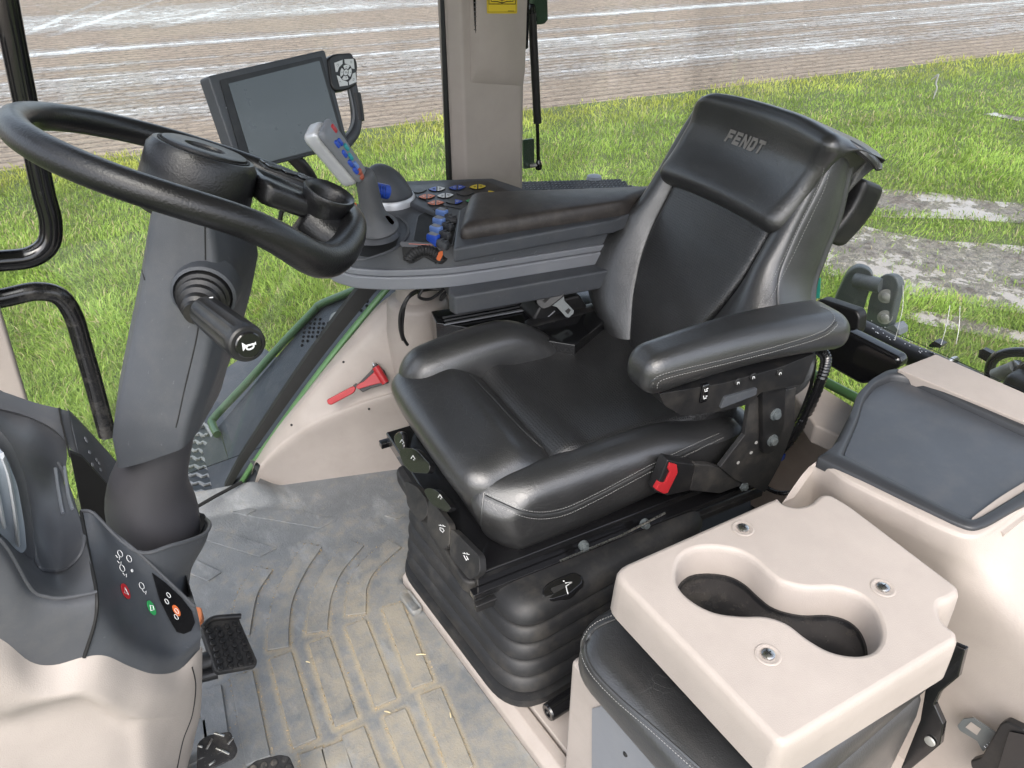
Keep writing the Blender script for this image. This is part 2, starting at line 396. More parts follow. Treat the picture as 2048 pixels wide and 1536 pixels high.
# ---------------------------------------------------------------- field
GZ = -1.75
b0, b1 = at(0, 350, z=GZ), at(2048, 110, z=GZ)
BD = (b1 - b0) / np.linalg.norm(b1 - b0); BN = np.array([-BD[1], BD[0], 0])      # along the field edge / into the field
FA = math.atan2(BD[1], BD[0])
def fd(p): return (p - b0) @ BD, (p - b0) @ BN
def soil_mat():
    m, nt, b = _nodes('wet_tilled_soil'); p = geo_pos(nt)
    mp = N(nt, 'ShaderNodeMapping', vector_type='TEXTURE'); mp.inputs['Location'].default_value = tuple(b0); mp.inputs['Rotation'].default_value = (0, 0, FA); lk(nt, p, mp.inputs[0])
    P = mp.outputs[0]
    sx = N(nt, 'ShaderNodeSeparateXYZ'); lk(nt, P, sx.inputs[0]); S, D = sx.outputs[0], sx.outputs[1]
    # rows run along the field edge
    st = N(nt, 'ShaderNodeMapping'); st.inputs['Scale'].default_value = (.26, 1, 1); lk(nt, P, st.inputs[0])
    st2 = N(nt, 'ShaderNodeMapping'); st2.inputs['Scale'].default_value = (.6, 1, 1); lk(nt, P, st2.inputs[0])
    wob = math_(nt, 'MULTIPLY', noise(nt, st.outputs[0], .8, 3), 1.6)
    rows = math_(nt, 'SINE', math_(nt, 'ADD', math_(nt, 'MULTIPLY', D, 2 * math.pi / .27), math_(nt, 'MULTIPLY', wob, 2.2)))
    cl = noise(nt, P, 7, 8, .72); cl2 = noise(nt, st2.outputs[0], 12, 6, .75); cl3 = noise(nt, st.outputs[0], 4.5, 7, .7)
    col = mixcol(nt, ramp(nt, cl, (.3, 0.), (.7, 1.)), (.135, .104, .078), (.33, .268, .208))
    col = mixcol(nt, math_(nt, 'MULTIPLY', ramp(nt, cl3, (.35, 0.), (.65, 1.)), .55), col, (.38, .315, .25))
    col = mixcol(nt, math_(nt, 'MULTIPLY', ramp(nt, rows, (.45, 0.), (.95, 1.)), .5), col, (.085, .063, .05))
    col = mixcol(nt, ramp(nt, cl2, (.55, 0.), (.61, .9)), col, (.055, .042, .033))
    # water standing in the wheel tracks and hollows
    big = noise(nt, st.outputs[0], .55, 4, .55); fine = noise(nt, st.outputs[0], 3.2, 8, .7)
    iso = noise(nt, P, 3.4, 9, .72); edge = math_(nt, 'ADD', math_(nt, 'ADD', math_(nt, 'MULTIPLY', big, .7), math_(nt, 'MULTIPLY', fine, .65)), math_(nt, 'MULTIPLY', iso, .8))
    def band(c, w, a, slope=0., sc=0., sw=0.):
        q = math_(nt, 'ADD', D, math_(nt, 'MULTIPLY', S, slope))
        if sw: a = math_(nt, 'MULTIPLY', math_(nt, 'MINIMUM', math_(nt, 'MAXIMUM', math_(nt, 'MULTIPLY', math_(nt, 'SUBTRACT', 1., math_(nt, 'DIVIDE', math_(nt, 'ABSOLUTE', math_(nt, 'SUBTRACT', S, sc)), sw)), 4.), 0.), 1.), a)
        return math_(nt, 'MULTIPLY', math_(nt, 'MAXIMUM', math_(nt, 'SUBTRACT', 1., math_(nt, 'DIVIDE', math_(nt, 'ABSOLUTE', math_(nt, 'SUBTRACT', q, c)), w)), 0.), a)
    tot = 0.
    for q_ in BANDS: tot = math_(nt, 'ADD', tot, band(*q_)) if not isinstance(tot, float) else band(*q_)
    far = math_(nt, 'MULTIPLY', ramp(nt, math_(nt, 'DIVIDE', D, 40.), (.12, 0.), (.5, 1.)), .16)
    wet = ramp(nt, math_(nt, 'ADD', math_(nt, 'ADD', edge, tot), far), (1.16, 0.), (1.30, 1.)) if False else None
    wv = math_(nt, 'ADD', math_(nt, 'ADD', edge, tot), far)
    wv = math_(nt, 'ADD', wv, math_(nt, 'MULTIPLY', rows, -.06))
    wv = math_(nt, 'SUBTRACT', wv, math_(nt, 'MULTIPLY', ramp(nt, cl2, (.5, 0.), (.66, 1.)), .22))
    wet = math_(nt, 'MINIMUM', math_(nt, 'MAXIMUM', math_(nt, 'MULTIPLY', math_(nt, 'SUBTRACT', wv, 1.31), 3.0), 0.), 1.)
    col = mixcol(nt, wet, col, (.34, .31, .285)); lk(nt, col, b.inputs['Base Color'])  # silty water, paled further so the colour carries the sky's white reflection
    rg = math_(nt, 'SUBTRACT', .75, math_(nt, 'MULTIPLY', wet, .67)); lk(nt, rg, b.inputs['Roughness'])
    lk(nt, math_(nt, 'ADD', .3, math_(nt, 'MULTIPLY', wet, .7)), b.inputs['Specular IOR Level'])
    h = math_(nt, 'ADD', math_(nt, 'MULTIPLY', cl, .09), math_(nt, 'MULTIPLY', cl2, .035)); h = math_(nt, 'ADD', h, math_(nt, 'MULTIPLY', rows, .012))
    h = math_(nt, 'MULTIPLY', h, math_(nt, 'SUBTRACT', 1., wet))
    bp = N(nt, 'ShaderNodeBump'); bp.inputs['Strength'].default_value = .9; bp.inputs['Distance'].default_value = 1.; lk(nt, h, bp.inputs['Height']); lk(nt, bp.outputs[0], b.inputs['Normal'])
    return m
# (distance into the field, half width, weight, drift along the edge): measured where the white wet strips lie
def dist(px, py): return float(fd(at(px, py, z=GZ))[1])
BANDS = []
for (px, py), w, a in (((1250, 130), 1.6, .52), ((1300, 75), 2.0, .5), ((700, 60), 1.2, .34), ((700, 92), .45, .42), ((500, 30), 1.6, .3), ((620, 8), 3.2, .36), ((480, 170), .25, .22), ((200, 100), .4, .4), ((60, 165), .25, .25)):
    BANDS.append((dist(px, py), w, a, 0.))
for (pa, pb), w, a in ((((20, 100), (350, -10)), .5, .22), (((20, 82), (230, -10)), .6, .2), (((40, 132), (520, 0)), .5, .16)):
    (s0, d0), (s1, d1) = fd(at(*pa, z=GZ)), fd(at(*pb, z=GZ)); sl = -(d1 - d0) / (s1 - s0); BANDS.append((d0 + sl * s0, w, a, sl, (s0 + s1) / 2, abs(s1 - s0) / 2 * 1.15))
soil = soil_mat()
ring = [(-400, -300), (600, -300), (600, 900), (-400, 900)]
struct('ground', ([(x, y, GZ - .03) for x, y in ring], [(0, 1, 2, 3)]), plastic('earth', (.12, .09, .06), .9, var=.3, vscale=2), recalc=False)
c4 = [b0 + BD * s + BN * d for s, d in ((-150, -.25), (400, -.25), (400, 500), (-150, 500))]
struct('field', (np.array(c4) + [0, 0, .004], [(0, 1, 2, 3)]), soil, recalc=False)

# grass strip between the tractor and the field, with muddy tracks
def mud_mask(P):
    """1 where the ground is bare: two wheel tracks and a few worn spots, measured on the ground"""
    out = np.zeros(len(P))
    for a, b, w in TRACKS:
        ab = b - a; t = np.clip(((P - a) @ ab) / (ab @ ab), 0, 1); q = a + t[:, None] * ab
        out = np.maximum(out, np.clip(1.5 - np.linalg.norm((P - q)[:, :2], axis=1) / w, 0, 1))
    return out
g_ = lambda px, py: at(px, py, z=GZ)
TRACKS = [(g_(1690, 490), g_(2090, 545), .58), (g_(1690, 398), g_(2090, 430), .32), (g_(1700, 530), g_(2100, 610), .30), (g_(1990, 232), g_(2090, 250), .10), (g_(1850, 640), g_(2080, 690), .10)]
def turf_mat():
    m, nt, b = _nodes('turf_soil'); p = geo_pos(nt)
    c = mixcol(nt, ramp(nt, noise(nt, p, 3, 8, .7), (.35, 0.), (.65, 1.)), (.07, .10, .025), (.11, .13, .045)); lk(nt, c, b.inputs['Base Color']); b.inputs['Roughness'].default_value = .9
    bp = N(nt, 'ShaderNodeBump'); bp.inputs['Distance'].default_value = .05; lk(nt, noise(nt, p, 20, 8, .7), bp.inputs['Height']); lk(nt, bp.outputs[0], b.inputs['Normal'])
    return m
def mud_mat():
    m, nt, b = _nodes('wet_mud'); p = geo_pos(nt)
    n1 = noise(nt, p, 5, 9, .72); n2 = noise(nt, p, 17, 6, .7); n3 = noise(nt, p, 1.6, 4)
    c = mixcol(nt, ramp(nt, n1, (.35, 0.), (.65, 1.)), (.10, .078, .062), (.27, .225, .185)); c = mixcol(nt, ramp(nt, n2, (.58, 0.), (.68, .8)), c, (.07, .055, .043))
    wv = math_(nt, 'ADD', math_(nt, 'MULTIPLY', n3, .9), math_(nt, 'MULTIPLY', n1, .8))
    wv = math_(nt, 'SUBTRACT', wv, math_(nt, 'MULTIPLY', ramp(nt, n2, (.5, 0.), (.66, 1.)), .12))
    wet = math_(nt, 'MINIMUM', math_(nt, 'MAXIMUM', math_(nt, 'MULTIPLY', math_(nt, 'SUBTRACT', wv, .62), 4.), 0.), 1.)
    c = mixcol(nt, wet, c, (.27, .24, .21)); lk(nt, c, b.inputs['Base Color'])
    lk(nt, math_(nt, 'SUBTRACT', .7, math_(nt, 'MULTIPLY', wet, .62)), b.inputs['Roughness'])
    bp = N(nt, 'ShaderNodeBump'); bp.inputs['Distance'].default_value = .05; lk(nt, math_(nt, 'MULTIPLY', math_(nt, 'ADD', n1, n2), math_(nt, 'SUBTRACT', 1., wet)), bp.inputs['Height']); lk(nt, bp.outputs[0], b.inputs['Normal'])
    return m
gr = [b0 + BD * s + BN * d for s, d in ((-40, .15), (120, .15), (120, -40), (-40, -40))]
struct('verge', (np.array(gr) + [0, 0, .008], [(3, 2, 1, 0)]), turf_mat(), recalc=False)
mudm = mud_mat()
for i, (a, b, w) in enumerate(TRACKS):
    t = (b - a); L = np.linalg.norm(t); t /= L; nn = np.array([-t[1], t[0], 0]); K = 40; P = []
    for k in range(K):
        an = 2 * np.pi * k / K; rr = w * 1.35 * (1 + .22 * math.sin(an * 3 + i) + .13 * math.sin(an * 7 + 2 * i) + .1 * random.uniform(-1, 1))
        P.append((a + b) / 2 + t * (math.cos(an) * rr + np.sign(math.cos(an)) * L / 2 * min(1, abs(math.cos(an)) * 3)) + nn * math.sin(an) * rr + [0, 0, .016 + .001 * i])
    struct('mud', (P, [tuple(range(K))]), mudm, recalc=False)

def grass_mat():
    m, nt, b = _nodes('grass_blades'); p = geo_pos(nt); out = nt.nodes['Material Output']
    at_ = N(nt, 'ShaderNodeVertexColor', layer_name='tone')
    b.inputs['Roughness'].default_value = .5; b.inputs['Specular IOR Level'].default_value = .3
    big = ramp(nt, noise(nt, p, .9, 5, .6), (.36, 0.), (.64, 1.))
    hsv = N(nt, 'ShaderNodeHueSaturation'); lk(nt, at_.outputs[0], hsv.inputs['Color']); lk(nt, math_(nt, 'ADD', .80, math_(nt, 'MULTIPLY', big, .45)), hsv.inputs['Value'])
    lk(nt, hsv.outputs[0], b.inputs['Base Color'])
    tl = N(nt, 'ShaderNodeBsdfTranslucent'); lk(nt, hsv.outputs[0], tl.inputs[0]); mx = N(nt, 'ShaderNodeMixShader'); mx.inputs[0].default_value = .35
    lk(nt, b.outputs[0], mx.inputs[1]); lk(nt, tl.outputs[0], mx.inputs[2]); lk(nt, mx.outputs[0], out.inputs['Surface'])
    return m
def make_grass():
    # visible part of the strip: sample in the picture's footprint on the ground, denser near by
    n = 340000; pts = []
    U = rng.uniform(-420, 2250, n * 2); Vv = rng.uniform(90, 1000, n * 2)
    d = _d[None] + _r[None] * ((U - 1024) / LENS_PX)[:, None] - _u[None] * ((Vv - 768) / LENS_PX)[:, None]
    P = EYE + d * ((GZ - EYE[2]) / d[:, 2])[:, None]
    D = (P - b0) @ BN
    S = (P - b0) @ BD
    ok = D < .10 + .25 * np.sin(S * 1.7) * np.sin(S * .6 + 1) + rng.normal(0, .12, len(D))
    ok &= (P[:, 1] > 2.15) | (P[:, 0] > 2.4)
    P = P[ok]; mm = mud_mask(P); P = P[rng.random(len(P)) > mm * .985]
    P = P[:n]; D = (P - b0) @ BN; k = len(P); dist_ = np.linalg.norm(P - EYE, axis=1)
    # clumps: taller where a slow random field is high
    def slow(s): 
        q = P[:, :2] * s; return np.sin(q[:, 0] * 1.3 + 1.7 * np.sin(q[:, 1])) * np.sin(q[:, 1] * 1.7 + 1.3 * np.sin(q[:, 0] * .7 + 2))
    cl = slow(1.1) * .5 + slow(2.9) * .35 + slow(6.3) * .3
    h = (.054 + .036 * cl + rng.normal(0, .020, k)).clip(.02, .3) * (1.12 - .3 * mud_mask(P)); w = rng.uniform(.0032, .0062, k) * (dist_ / 6).clip(.8, 2.2)
    lean = rng.normal(0, .55, (k, 2)) + np.stack([slow(1.7), slow(2.3 + .4)], 1) * .5; az = rng.uniform(0, 2 * np.pi, k)
    side = np.stack([np.cos(az), np.sin(az), np.zeros(k)], 1)
    v = np.zeros((k, 5, 3)); base = P + [0, 0, .008]
    ln = np.concatenate([lean, np.zeros((k, 1))], 1)
    mid = base + ln * (h * .35)[:, None] + np.stack([0 * h, 0 * h, h * .62], 1); tip = base + ln * (h * 1.0)[:, None] + np.stack([0 * h, 0 * h, h * (1 - .18 * np.abs(lean).sum(1)).clip(.25, 1)], 1)
    v[:, 0] = base - side * w[:, None] * .5; v[:, 1] = base + side * w[:, None] * .5; v[:, 2] = mid + side * w[:, None] * .45; v[:, 3] = mid - side * w[:, None] * .45; v[:, 4] = tip
    me = bpy.data.meshes.new('grass'); me.vertices.add(k * 5); me.vertices.foreach_set('co', v.ravel())
    o = (np.arange(k) * 5)[:, None]
    loops = np.concatenate([o + 0, o + 1, o + 2, o + 3, o + 3, o + 2, o + 4], 1).ravel()
    me.loops.add(k * 7); me.loops.foreach_set('vertex_index', loops.astype(np.int32))
    me.polygons.add(k * 2); st = np.stack([np.arange(k) * 7, np.arange(k) * 7 + 4], 1).ravel(); me.polygons.foreach_set('loop_start', st.astype(np.int32))
    me.update(calc_edges=True); me.validate()
    c0, c1, c2 = np.array([.185, .30, .055]), np.array([.31, .42, .08]), np.array([.46, .46, .085])
    t = rng.random(k)[:, None]; c = c0 * (1 - t) + c1 * t
    yl = np.clip(1.1 + D / 1.2 + .3 * cl, 0, 1) * .75 + .12 * (rng.random(k) < .12); yl = yl[:, None]; c = c * (1 - yl) + c2 * yl
    dry = (rng.random(k) < .07 + .10 * (slow(.8) > .55))[:, None]; c = np.where(dry, np.array([.42, .36, .2]), c)
    cc = np.repeat(np.concatenate([c, np.ones((k, 1))], 1)[:, None], 5, 1)
    a = me.color_attributes.new('tone', 'FLOAT_COLOR', 'POINT'); a.data.foreach_set('color', cc.ravel().astype(np.float32))
    me.materials.append(grass_mat()); g = put(bpy.data.objects.new('grass', me)); tag(g, None, None, kind='stuff')
make_grass()
# ---------------------------------------------------------------- driver's seat (swivelled a little towards the open door)
SW = R(7)
S = Frame((.60, 1.165, 0), (math.cos(SW), -math.sin(SW), 0), (math.sin(SW), math.cos(SW), 0), (0, 0, 1))
RK = R(22)
_bo = S.w((.595, 0, .455))
B = Frame(_bo, S.M[1], S.M[0] * math.sin(RK) + S.M[2] * math.cos(RK), -S.M[0] * math.cos(RK) + S.M[2] * math.sin(RK))   # (across, up the back, out of the back)
seat = thing('driver_seat', "black leather driver's seat with embossed head cover and near armrest, standing on rubber bellows", 'seat', tuple(S.w((.3, 0, .05))))
sst = lambda x, a, b: (lambda t: t * t * (3 - 2 * t))(np.clip((x - a) / (b - a), 0, 1))

def f_front(p):
    u, v, z = p.T; top = sst(z, .42, .52)
    edge = 1 - np.abs((v - .025) / .242) ** 4
    p[:, 2] += top * (.012 * edge + .007 * np.cos((u - .105) / .035 * 1.5) * edge - .030 * sst(u, .10, .20) * (1 - .2 * edge)) 
    p[:, 0] -= (1 - sst(z, .36, .52)) * -.035 + .014 * edge * sst(z, .38, .47) * (1 - sst(u, .0, .1))
    return p
g_front = rbox((-.012, -.215, .335), (.205, .268, .537), .055, 28, f_front, S)
def f_ins(p):
    u, v, z = p.T; top = sst(z, .42, .50); e = 1 - np.abs(v / .2) ** 3
    p[:, 2] += top * (-.006 * e + .014 * np.exp(-((u - .225) / .03) ** 2) + .006 * np.exp(-((u - .30) / .03) ** 2 - ((v + .03) / .10) ** 2) + .017 * np.exp(-((u - .47 - .35 * v) / .035) ** 2 - ((v + .02) / .09) ** 2)
              + .010 * np.exp(-((u - .41 - .3 * v) / .02) ** 2 - ((v - .02) / .08) ** 2) + .03 * sst(u, .55, .66))
    return p
g_ins = rbox((.175, -.21, .36), (.67, .22, .522), .035, 34, f_ins, S)
def bol(sgn, z0):
    def f(p):
        u, v, z = p.T
        return p
    return f
def f_near(p):
    u, v, z = p.T; top = sst(z, .40, .52); k = np.clip(u / .62, 0, 1)
    p[:, 2] += top * (.012 * np.sin(np.pi * np.clip(k * 1.15, 0, 1)) - .028 * (1 - sst(u, 0, .10)) * sst(-v, .17, .26) - .030 * sst(u, .40, .62))
    p[:, 2] += (1 - top) * (.055 * sst(u, .22, .6) + .02 * (1 - sst(u, .0, .06)))
    p[:, 1] += -.010 * np.sin(np.pi * k) * sst(z, .36, .44) + .02 * (1 - sst(z, .33, .42))
    p[:, 0] += (1 - sst(u, 0, .12)) * (.02 * sst(-v, .19, .26) + .03 * (1 - sst(z, .35, .48)))
    return p
g_near = rbox((-.008, -.268, .325), (.645, -.160, .518), .050, 30, f_near, S)
def f_far(p):
    u, v, z = p.T; k = np.clip((u - .005) / .565, 0, 1); top = sst(z, .45, .56)
    prof = .048 * np.sin(np.pi * np.clip(k * .95 + .10, 0, 1)) ** .8 - .125 * sst(k, .45, 1.0) - .022
    p[:, 2] += top * prof - .0 * k
    p[:, 1] = .215 + (v - .215) * (1 - .55 * sst(k, .6, 1) - .10 * (1 - sst(k, 0, .2))) - .022 * sst(k, .45, 1)
    return p
g_far = rbox((.004, .150, .40), (.57, .275, .578), .060, 30, f_far, S)
sl = lambda v: np.stack([S.l(v)[:, 1], S.l(v)[:, 0]], 1)
cush = obj('seat_cushion', g_front, M['leather'], seat, ang=None)
obj('perforated_insert', g_ins, M['perf'], seat, ang=None, uv=sl)
obj('side_bolster', g_far, M['leather'], seat, ang=None)
nb = obj('side_bolster', g_near, M['leather'], seat, ang=None)
# stitching and seam cord along the near bolster
sn = Surf(g_near, g_front, g_ins, g_far)
P1 = sn.path([(968, 985), (1000, 998), (1060, 1022), (1120, 1018), (1190, 988), (1300, 930), (1380, 892), (1440, 866)], .0008)
P2 = sn.path([(970, 1000), (1000, 1014), (1060, 1036), (1122, 1032), (1190, 1002), (1300, 944), (1385, 904), (1450, 874)], .0008)
Pm = sn.path([(970, 992), (1000, 1006), (1060, 1029), (1121, 1025), (1190, 995), (1300, 937), (1383, 898), (1446, 870)], -.0006)
obj('seam', tube(Pm, .0034, 6), M['leather2'], nb)
obj('stitching', join(dashes(P1), dashes(P2)), M['thread'], nb)
obj('seam', tube(sn.path([(968, 985), (964, 1020), (962, 1060), (966, 1090)], .0), .002, 6), M['leather2'], nb)
P3 = sn.path([(936, 745), (980, 790), (1040, 855), (1088, 898)], 0)
obj('seam', tube(P3, .0022, 6), M['leather2'], cush)
# rear of the cushion skirt
obj('cushion_skirt', rbox((.50, -.262, .36), (.70, -.15, .475), .03, 8, None, S), M['leather2'], seat, ang=None)
obj('cushion_skirt', rbox((.56, .0, .40), (.74, .235, .525), .03, 8, None, S), M['leather2'], seat, ang=None)

# backrest: one continuous skin in strips (centre, two wings, sides with back) that meet in the seams
XC = .035
def tab(t, *kv): return np.interp(t, [k for k, _ in kv], [v for _, v in kv])
def smooth_tab(t, *kv): return np.mean([tab(t + d, *kv) for d in np.linspace(-.03, .03, 7)], axis=0)
def b_hw(t): return smooth_tab(t, (-.02, .12), (.02, .16), (.05, .215), (.09, .282), (.14, .336), (.20, .346), (.28, .306), (.36, .243), (.46, .228), (.55, .222), (.66, .205))
def b_hc(t): return smooth_tab(t, (0, .060), (.08, .085), (.16, .118), (.25, .150), (.33, .165), (.45, .166), (.66, .150))
def b_nw(t): return smooth_tab(t, (-.02, .02), (.04, .060), (.10, .092), (.20, .104), (.30, .088), (.40, .062), (.50, .046), (.66, .03))
def b_nc(t): return smooth_tab(t, (-.02, .02), (.06, .048), (.16, .062), (.26, .058), (.40, .040), (.55, .026), (.66, .02))
def b_ns(t): return smooth_tab(t, (-.02, .0), (.06, .030), (.20, .050), (.32, .046), (.46, .034), (.66, .012))
tt = np.linspace(-.02, .645, 64)
def strip(fn, k=4):
    rings = []
    for t in tt:
        P = np.array([(x, t, n) for x, n in fn(t)]); rings.append(catmull(P, k))
    m = len(rings[0]); v = B.w(np.vstack(rings)); f = [(i * m + j, i * m + j + 1, (i + 1) * m + j + 1, (i + 1) * m + j) for i in range(len(rings) - 1) for j in range(m - 1)]
    return v, f
def c_centre(t):
    h, n = b_hc(t), b_nc(t); g = n - .016
    wr = .0015 * math.sin(t * 60) * (1 if .1 < t < .4 else 0)
    return [(XC + h * q, v) for q, v in ((-1, g), (-.965, n - .004), (-.85, n + .001), (-.5, n + .004 + wr), (0, n + .006), (.5, n + .004), (.85, n + .001), (.965, n - .004), (1, g))]
def c_wing(sg):
    def f(t):
        h, w, n, g, s_ = b_hc(t), b_hw(t), b_nw(t), b_nc(t) - .016, b_ns(t); q = lambda a: XC + sg * (h + a * (w * .985 - h))
        return [(q(0), g), (q(.05), g + .012), (q(.28), g + .6 * (n - g) + .008), (q(.55), n), (q(.78), n * .72 + s_ * .28 + .004), (q(.95), s_ + .010), (q(1), s_)]
    return f
def c_side(t):
    w, s_ = b_hw(t), b_ns(t); bk = -.094 - .004 * sst(t, .2, .45) + .028 * sst(t, .48, .62) + .03 * (1 - sst(t, -.02, .2)); o = []
    for sg in (1, -1):
        z = [(XC + sg * w * .985, s_), (XC + sg * w * 1.012, s_ - .008), (XC + sg * w * 1.02, s_ * .45 + bk * .55 + .01), (XC + sg * w * .985, bk + .022), (XC + sg * w * .90, bk)]
        o += z if sg == 1 else z[::-1]
    return o[:5] + [(XC, bk - .004)] + o[5:]
g_cen = strip(c_centre, 5); g_wf = strip(c_wing(1), 5); g_wn = strip(c_wing(-1), 5); g_shell = strip(c_side, 5)
back = obj('backrest', g_shell, M['leather2'], seat, ang=None)
obj('perforated_insert', g_cen, M['perf'], back, ang=None, uv=lambda v: B.l(v)[:, :2])
obj('side_wing', g_wf, M['leather'], back, ang=None); wn = obj('side_wing', g_wn, M['leather'], back, ang=None)
def f_head(p):
    x, t, n = p.T; k = np.clip((t - .43) / (.672 - .43), 0, 1.02); f = (x + .5) / 1.0
    xn = np.interp(k, [0, .5, .8, 1], [-.168, -.186, -.205, -.222]); xf_ = np.interp(k, [0, .5, .8, 1], [.240, .228, .214, .188])
    p[:, 0] = xn + f * (xf_ - xn); cx = 2 * f - 1
    fr = sst(n, -.02, .05)
    p[:, 2] += fr * (-.004 - .024 * (1 - np.abs(cx) ** 2) * sst(k, .15, .55) + .012 * np.exp(-((k - .10) / .2) ** 2) + .026 * sst(k, .6, 1)) - .012 * sst(k, .8, 1) * (n < 0)
    p[:, 1] += .012 * (1 - cx ** 2) * (1 - sst(k, 0, .4)) - .016 * sst(k, .5, 1) * np.abs(cx) ** 2.4 - .006 * sst(-cx, .2, 1) * sst(k, .6, 1)
    lo = 1 - np.clip(k, 0, 1); wrap = sst(-cx, .90, .985)
    p[:, 1] += .165 * lo * wrap * sst(.045 - n, -.005, .05)
    p[:, 0] -= .012 * sst(-cx, .8, 1) * sst(k, .55, .95) * sst(.05 - n, 0, .08)
    p[:, 2] = np.where(p[:, 2] < 0, p[:, 2] * (1 - .38 * sst(-cx, .3, 1)), p[:, 2])
    return p
g_head = rbox((-.5, .43, -.150), (.5, .672, .062), .034, 46, None)
def head_round():
    v, f = _unit(46); t_ = np.sin(v * np.pi / 2) * .55 + v * .45
    lo, hi = np.array((-.2, .43, -.150)), np.array((.2, .672, .068)); p = (lo + hi) / 2 + t_ * (hi - lo) / 2; r = .036
    q = np.clip(p, lo + r, hi - r); d = (p - q) / r; L = np.linalg.norm(d, axis=1, keepdims=True); p = q + np.where(L > 1e-9, d / np.maximum(L, 1e-9), 0) * r
    p[:, 0] *= 2.5; return B.w(f_head(p)), f
g_head = head_round()
hc = obj('head_cover', g_head, M['leather'], seat, ang=None)
# gathered end of the cover on the near side
ge = []
for i in range(7):
    a = i / 6; p0 = B.w((-.192 - .010 * math.sin(a * 3.1), .650 - .010 * a, .012 - .085 * a)); p1 = B.w((-.222, .634 - .010 * a, -.040 - .035 * a))
    ge.append(tube([p0, (p0 * .5 + p1 * .5) + S.M[1] * -.006, p1], [.006, .0085, .006], 8, k=3))
obj('gathered_end', join(*ge), M['leather'], hc)
sh = Surf(g_head)
def text_geo(s, size, shear=0., off=0., ext=0., font=None):
    c = bpy.data.curves.new('t', 'FONT'); c.body = s; c.size = size; c.shear = shear; c.offset = off; c.align_x = 'CENTER'; c.align_y = 'CENTER'; c.extrude = ext; c.space_character = 1.06; c.resolution_u = 3
    o = bpy.data.objects.new('t', c); COL.objects.link(o); dg = bpy.context.evaluated_depsgraph_get(); me = bpy.data.meshes.new_from_object(o.evaluated_get(dg))
    v = np.array([q.co[:] for q in me.vertices]).reshape(-1, 3); f = [tuple(p.vertices) for p in me.polygons]
    bpy.data.objects.remove(o); bpy.data.curves.remove(c); bpy.data.meshes.remove(me); return v, f
def subdiv(g, n=1):
    bm = bmesh.new(); vs = [bm.verts.new(q) for q in g[0]]
    for q in g[1]:
        try: bm.faces.new([vs[i] for i in q])
        except ValueError: pass
    bmesh.ops.triangulate(bm, faces=bm.faces[:]); bmesh.ops.subdivide_edges(bm, edges=bm.edges[:], cuts=n); bm.verts.index_update()
    r = (np.array([v.co[:] for v in bm.verts]), [tuple(v.index for v in f.verts) for f in bm.faces]); bm.free(); return r
def letters(strokes, w):
    """bold block letters from flat polygons"""
    return strokes
def lay(g, o, ax, up, surf, lift=.0008):
    """lay a flat drawing on a surface: origin o, x along ax, y along up"""
    ax = np.array(ax) / np.linalg.norm(ax); up = np.array(up) / np.linalg.norm(up); out = []
    for x, y, z in g[0]:
        q, n = surf.near(np.array(o) + ax * x + up * y, 0); out.append(q + n * (lift + z))
    return np.array(out), g[1]
# block capitals, drawn as polygons on a 1 x 1 cell (leaning forward as embossed on the cover)
def poly(*ps): return [np.array(p, float) for p in ps]
GL = {'F': poly([(0, 0), (.28, 0), (.28, 1), (0, 1)], [(.28, .72), (.95, .72), (.95, 1), (.28, 1)], [(.28, .34), (.82, .34), (.82, .60), (.28, .60)]),
      'E': poly([(0, 0), (.28, 0), (.28, 1), (0, 1)], [(.28, .74), (.95, .74), (.95, 1), (.28, 1)], [(.28, .38), (.85, .38), (.85, .62), (.28, .62)], [(.28, 0), (.95, 0), (.95, .26), (.28, .26)]),
      'N': poly([(0, 0), (.27, 0), (.27, 1), (0, 1)], [(.73, 0), (1, 0), (1, 1), (.73, 1)], [(.27, 1), (.27, .58), (.73, 0), (.73, .42)]),
      'D': poly([(0, 0), (.28, 0), (.28, 1), (0, 1)], [(.28, .75), (.66, .75), (.80, 1), (.28, 1)], [(.28, 0), (.80, 0), (.66, .25), (.28, .25)], [(.66, .25), (.80, 0), (1, .22), (1, .78), (.80, 1), (.66, .75)]),
      'T': poly([(0, .73), (1, .73), (1, 1), (0, 1)], [(.36, 0), (.64, 0), (.64, .73), (.36, .73)])}
def word(s, wd, ht, gap=.16, lean=.28):
    gs = []; cw = wd / (len(s) * (1 + gap) - gap)
    for i, ch in enumerate(s):
        for p in GL[ch]:
            xy = np.stack([p[:, 0] * cw + i * cw * (1 + gap) - wd / 2 + lean * ht * (p[:, 1] - .5), (p[:, 1] - .5) * ht, 0 * p[:, 0]], 1); gs.append((xy, [tuple(range(len(xy)))]))
    return join(*gs)
lg, ln_ = sh.px(1492, 283)
wd = word('FENDT', .112, .030)
wv, wf = subdiv(wd, 2); up_ = lay((wv, wf), lg, -S.M[1], B.M[1], sh, .0012)
obj('lettering', up_, M['logo'], hc, smooth=False, recalc=False)
# seams on the near side of the back
sb = Surf(g_shell, g_wn, g_head)
for pts in ([(1648, 335), (1636, 372), (1604, 440), (1570, 510), (1538, 572), (1512, 625)], [(1660, 335), (1648, 378), (1616, 446), (1582, 518), (1550, 580), (1526, 625)]):
    q = sb.path(pts, .0008)
    if len(q) > 4: obj('stitching', dashes(q), M['thread'], wn)
# document bag hanging behind the back, near edge
obj('rear_pocket', rbox((-.180, .455, -.165), (-.05, .60, -.09), .012, 8, lambda p: np.stack([p[:, 0], p[:, 1] , p[:, 2] - .03 * np.sin((p[:, 1] - .47) * 18)], 1), B), M['black'], back, ang=None)

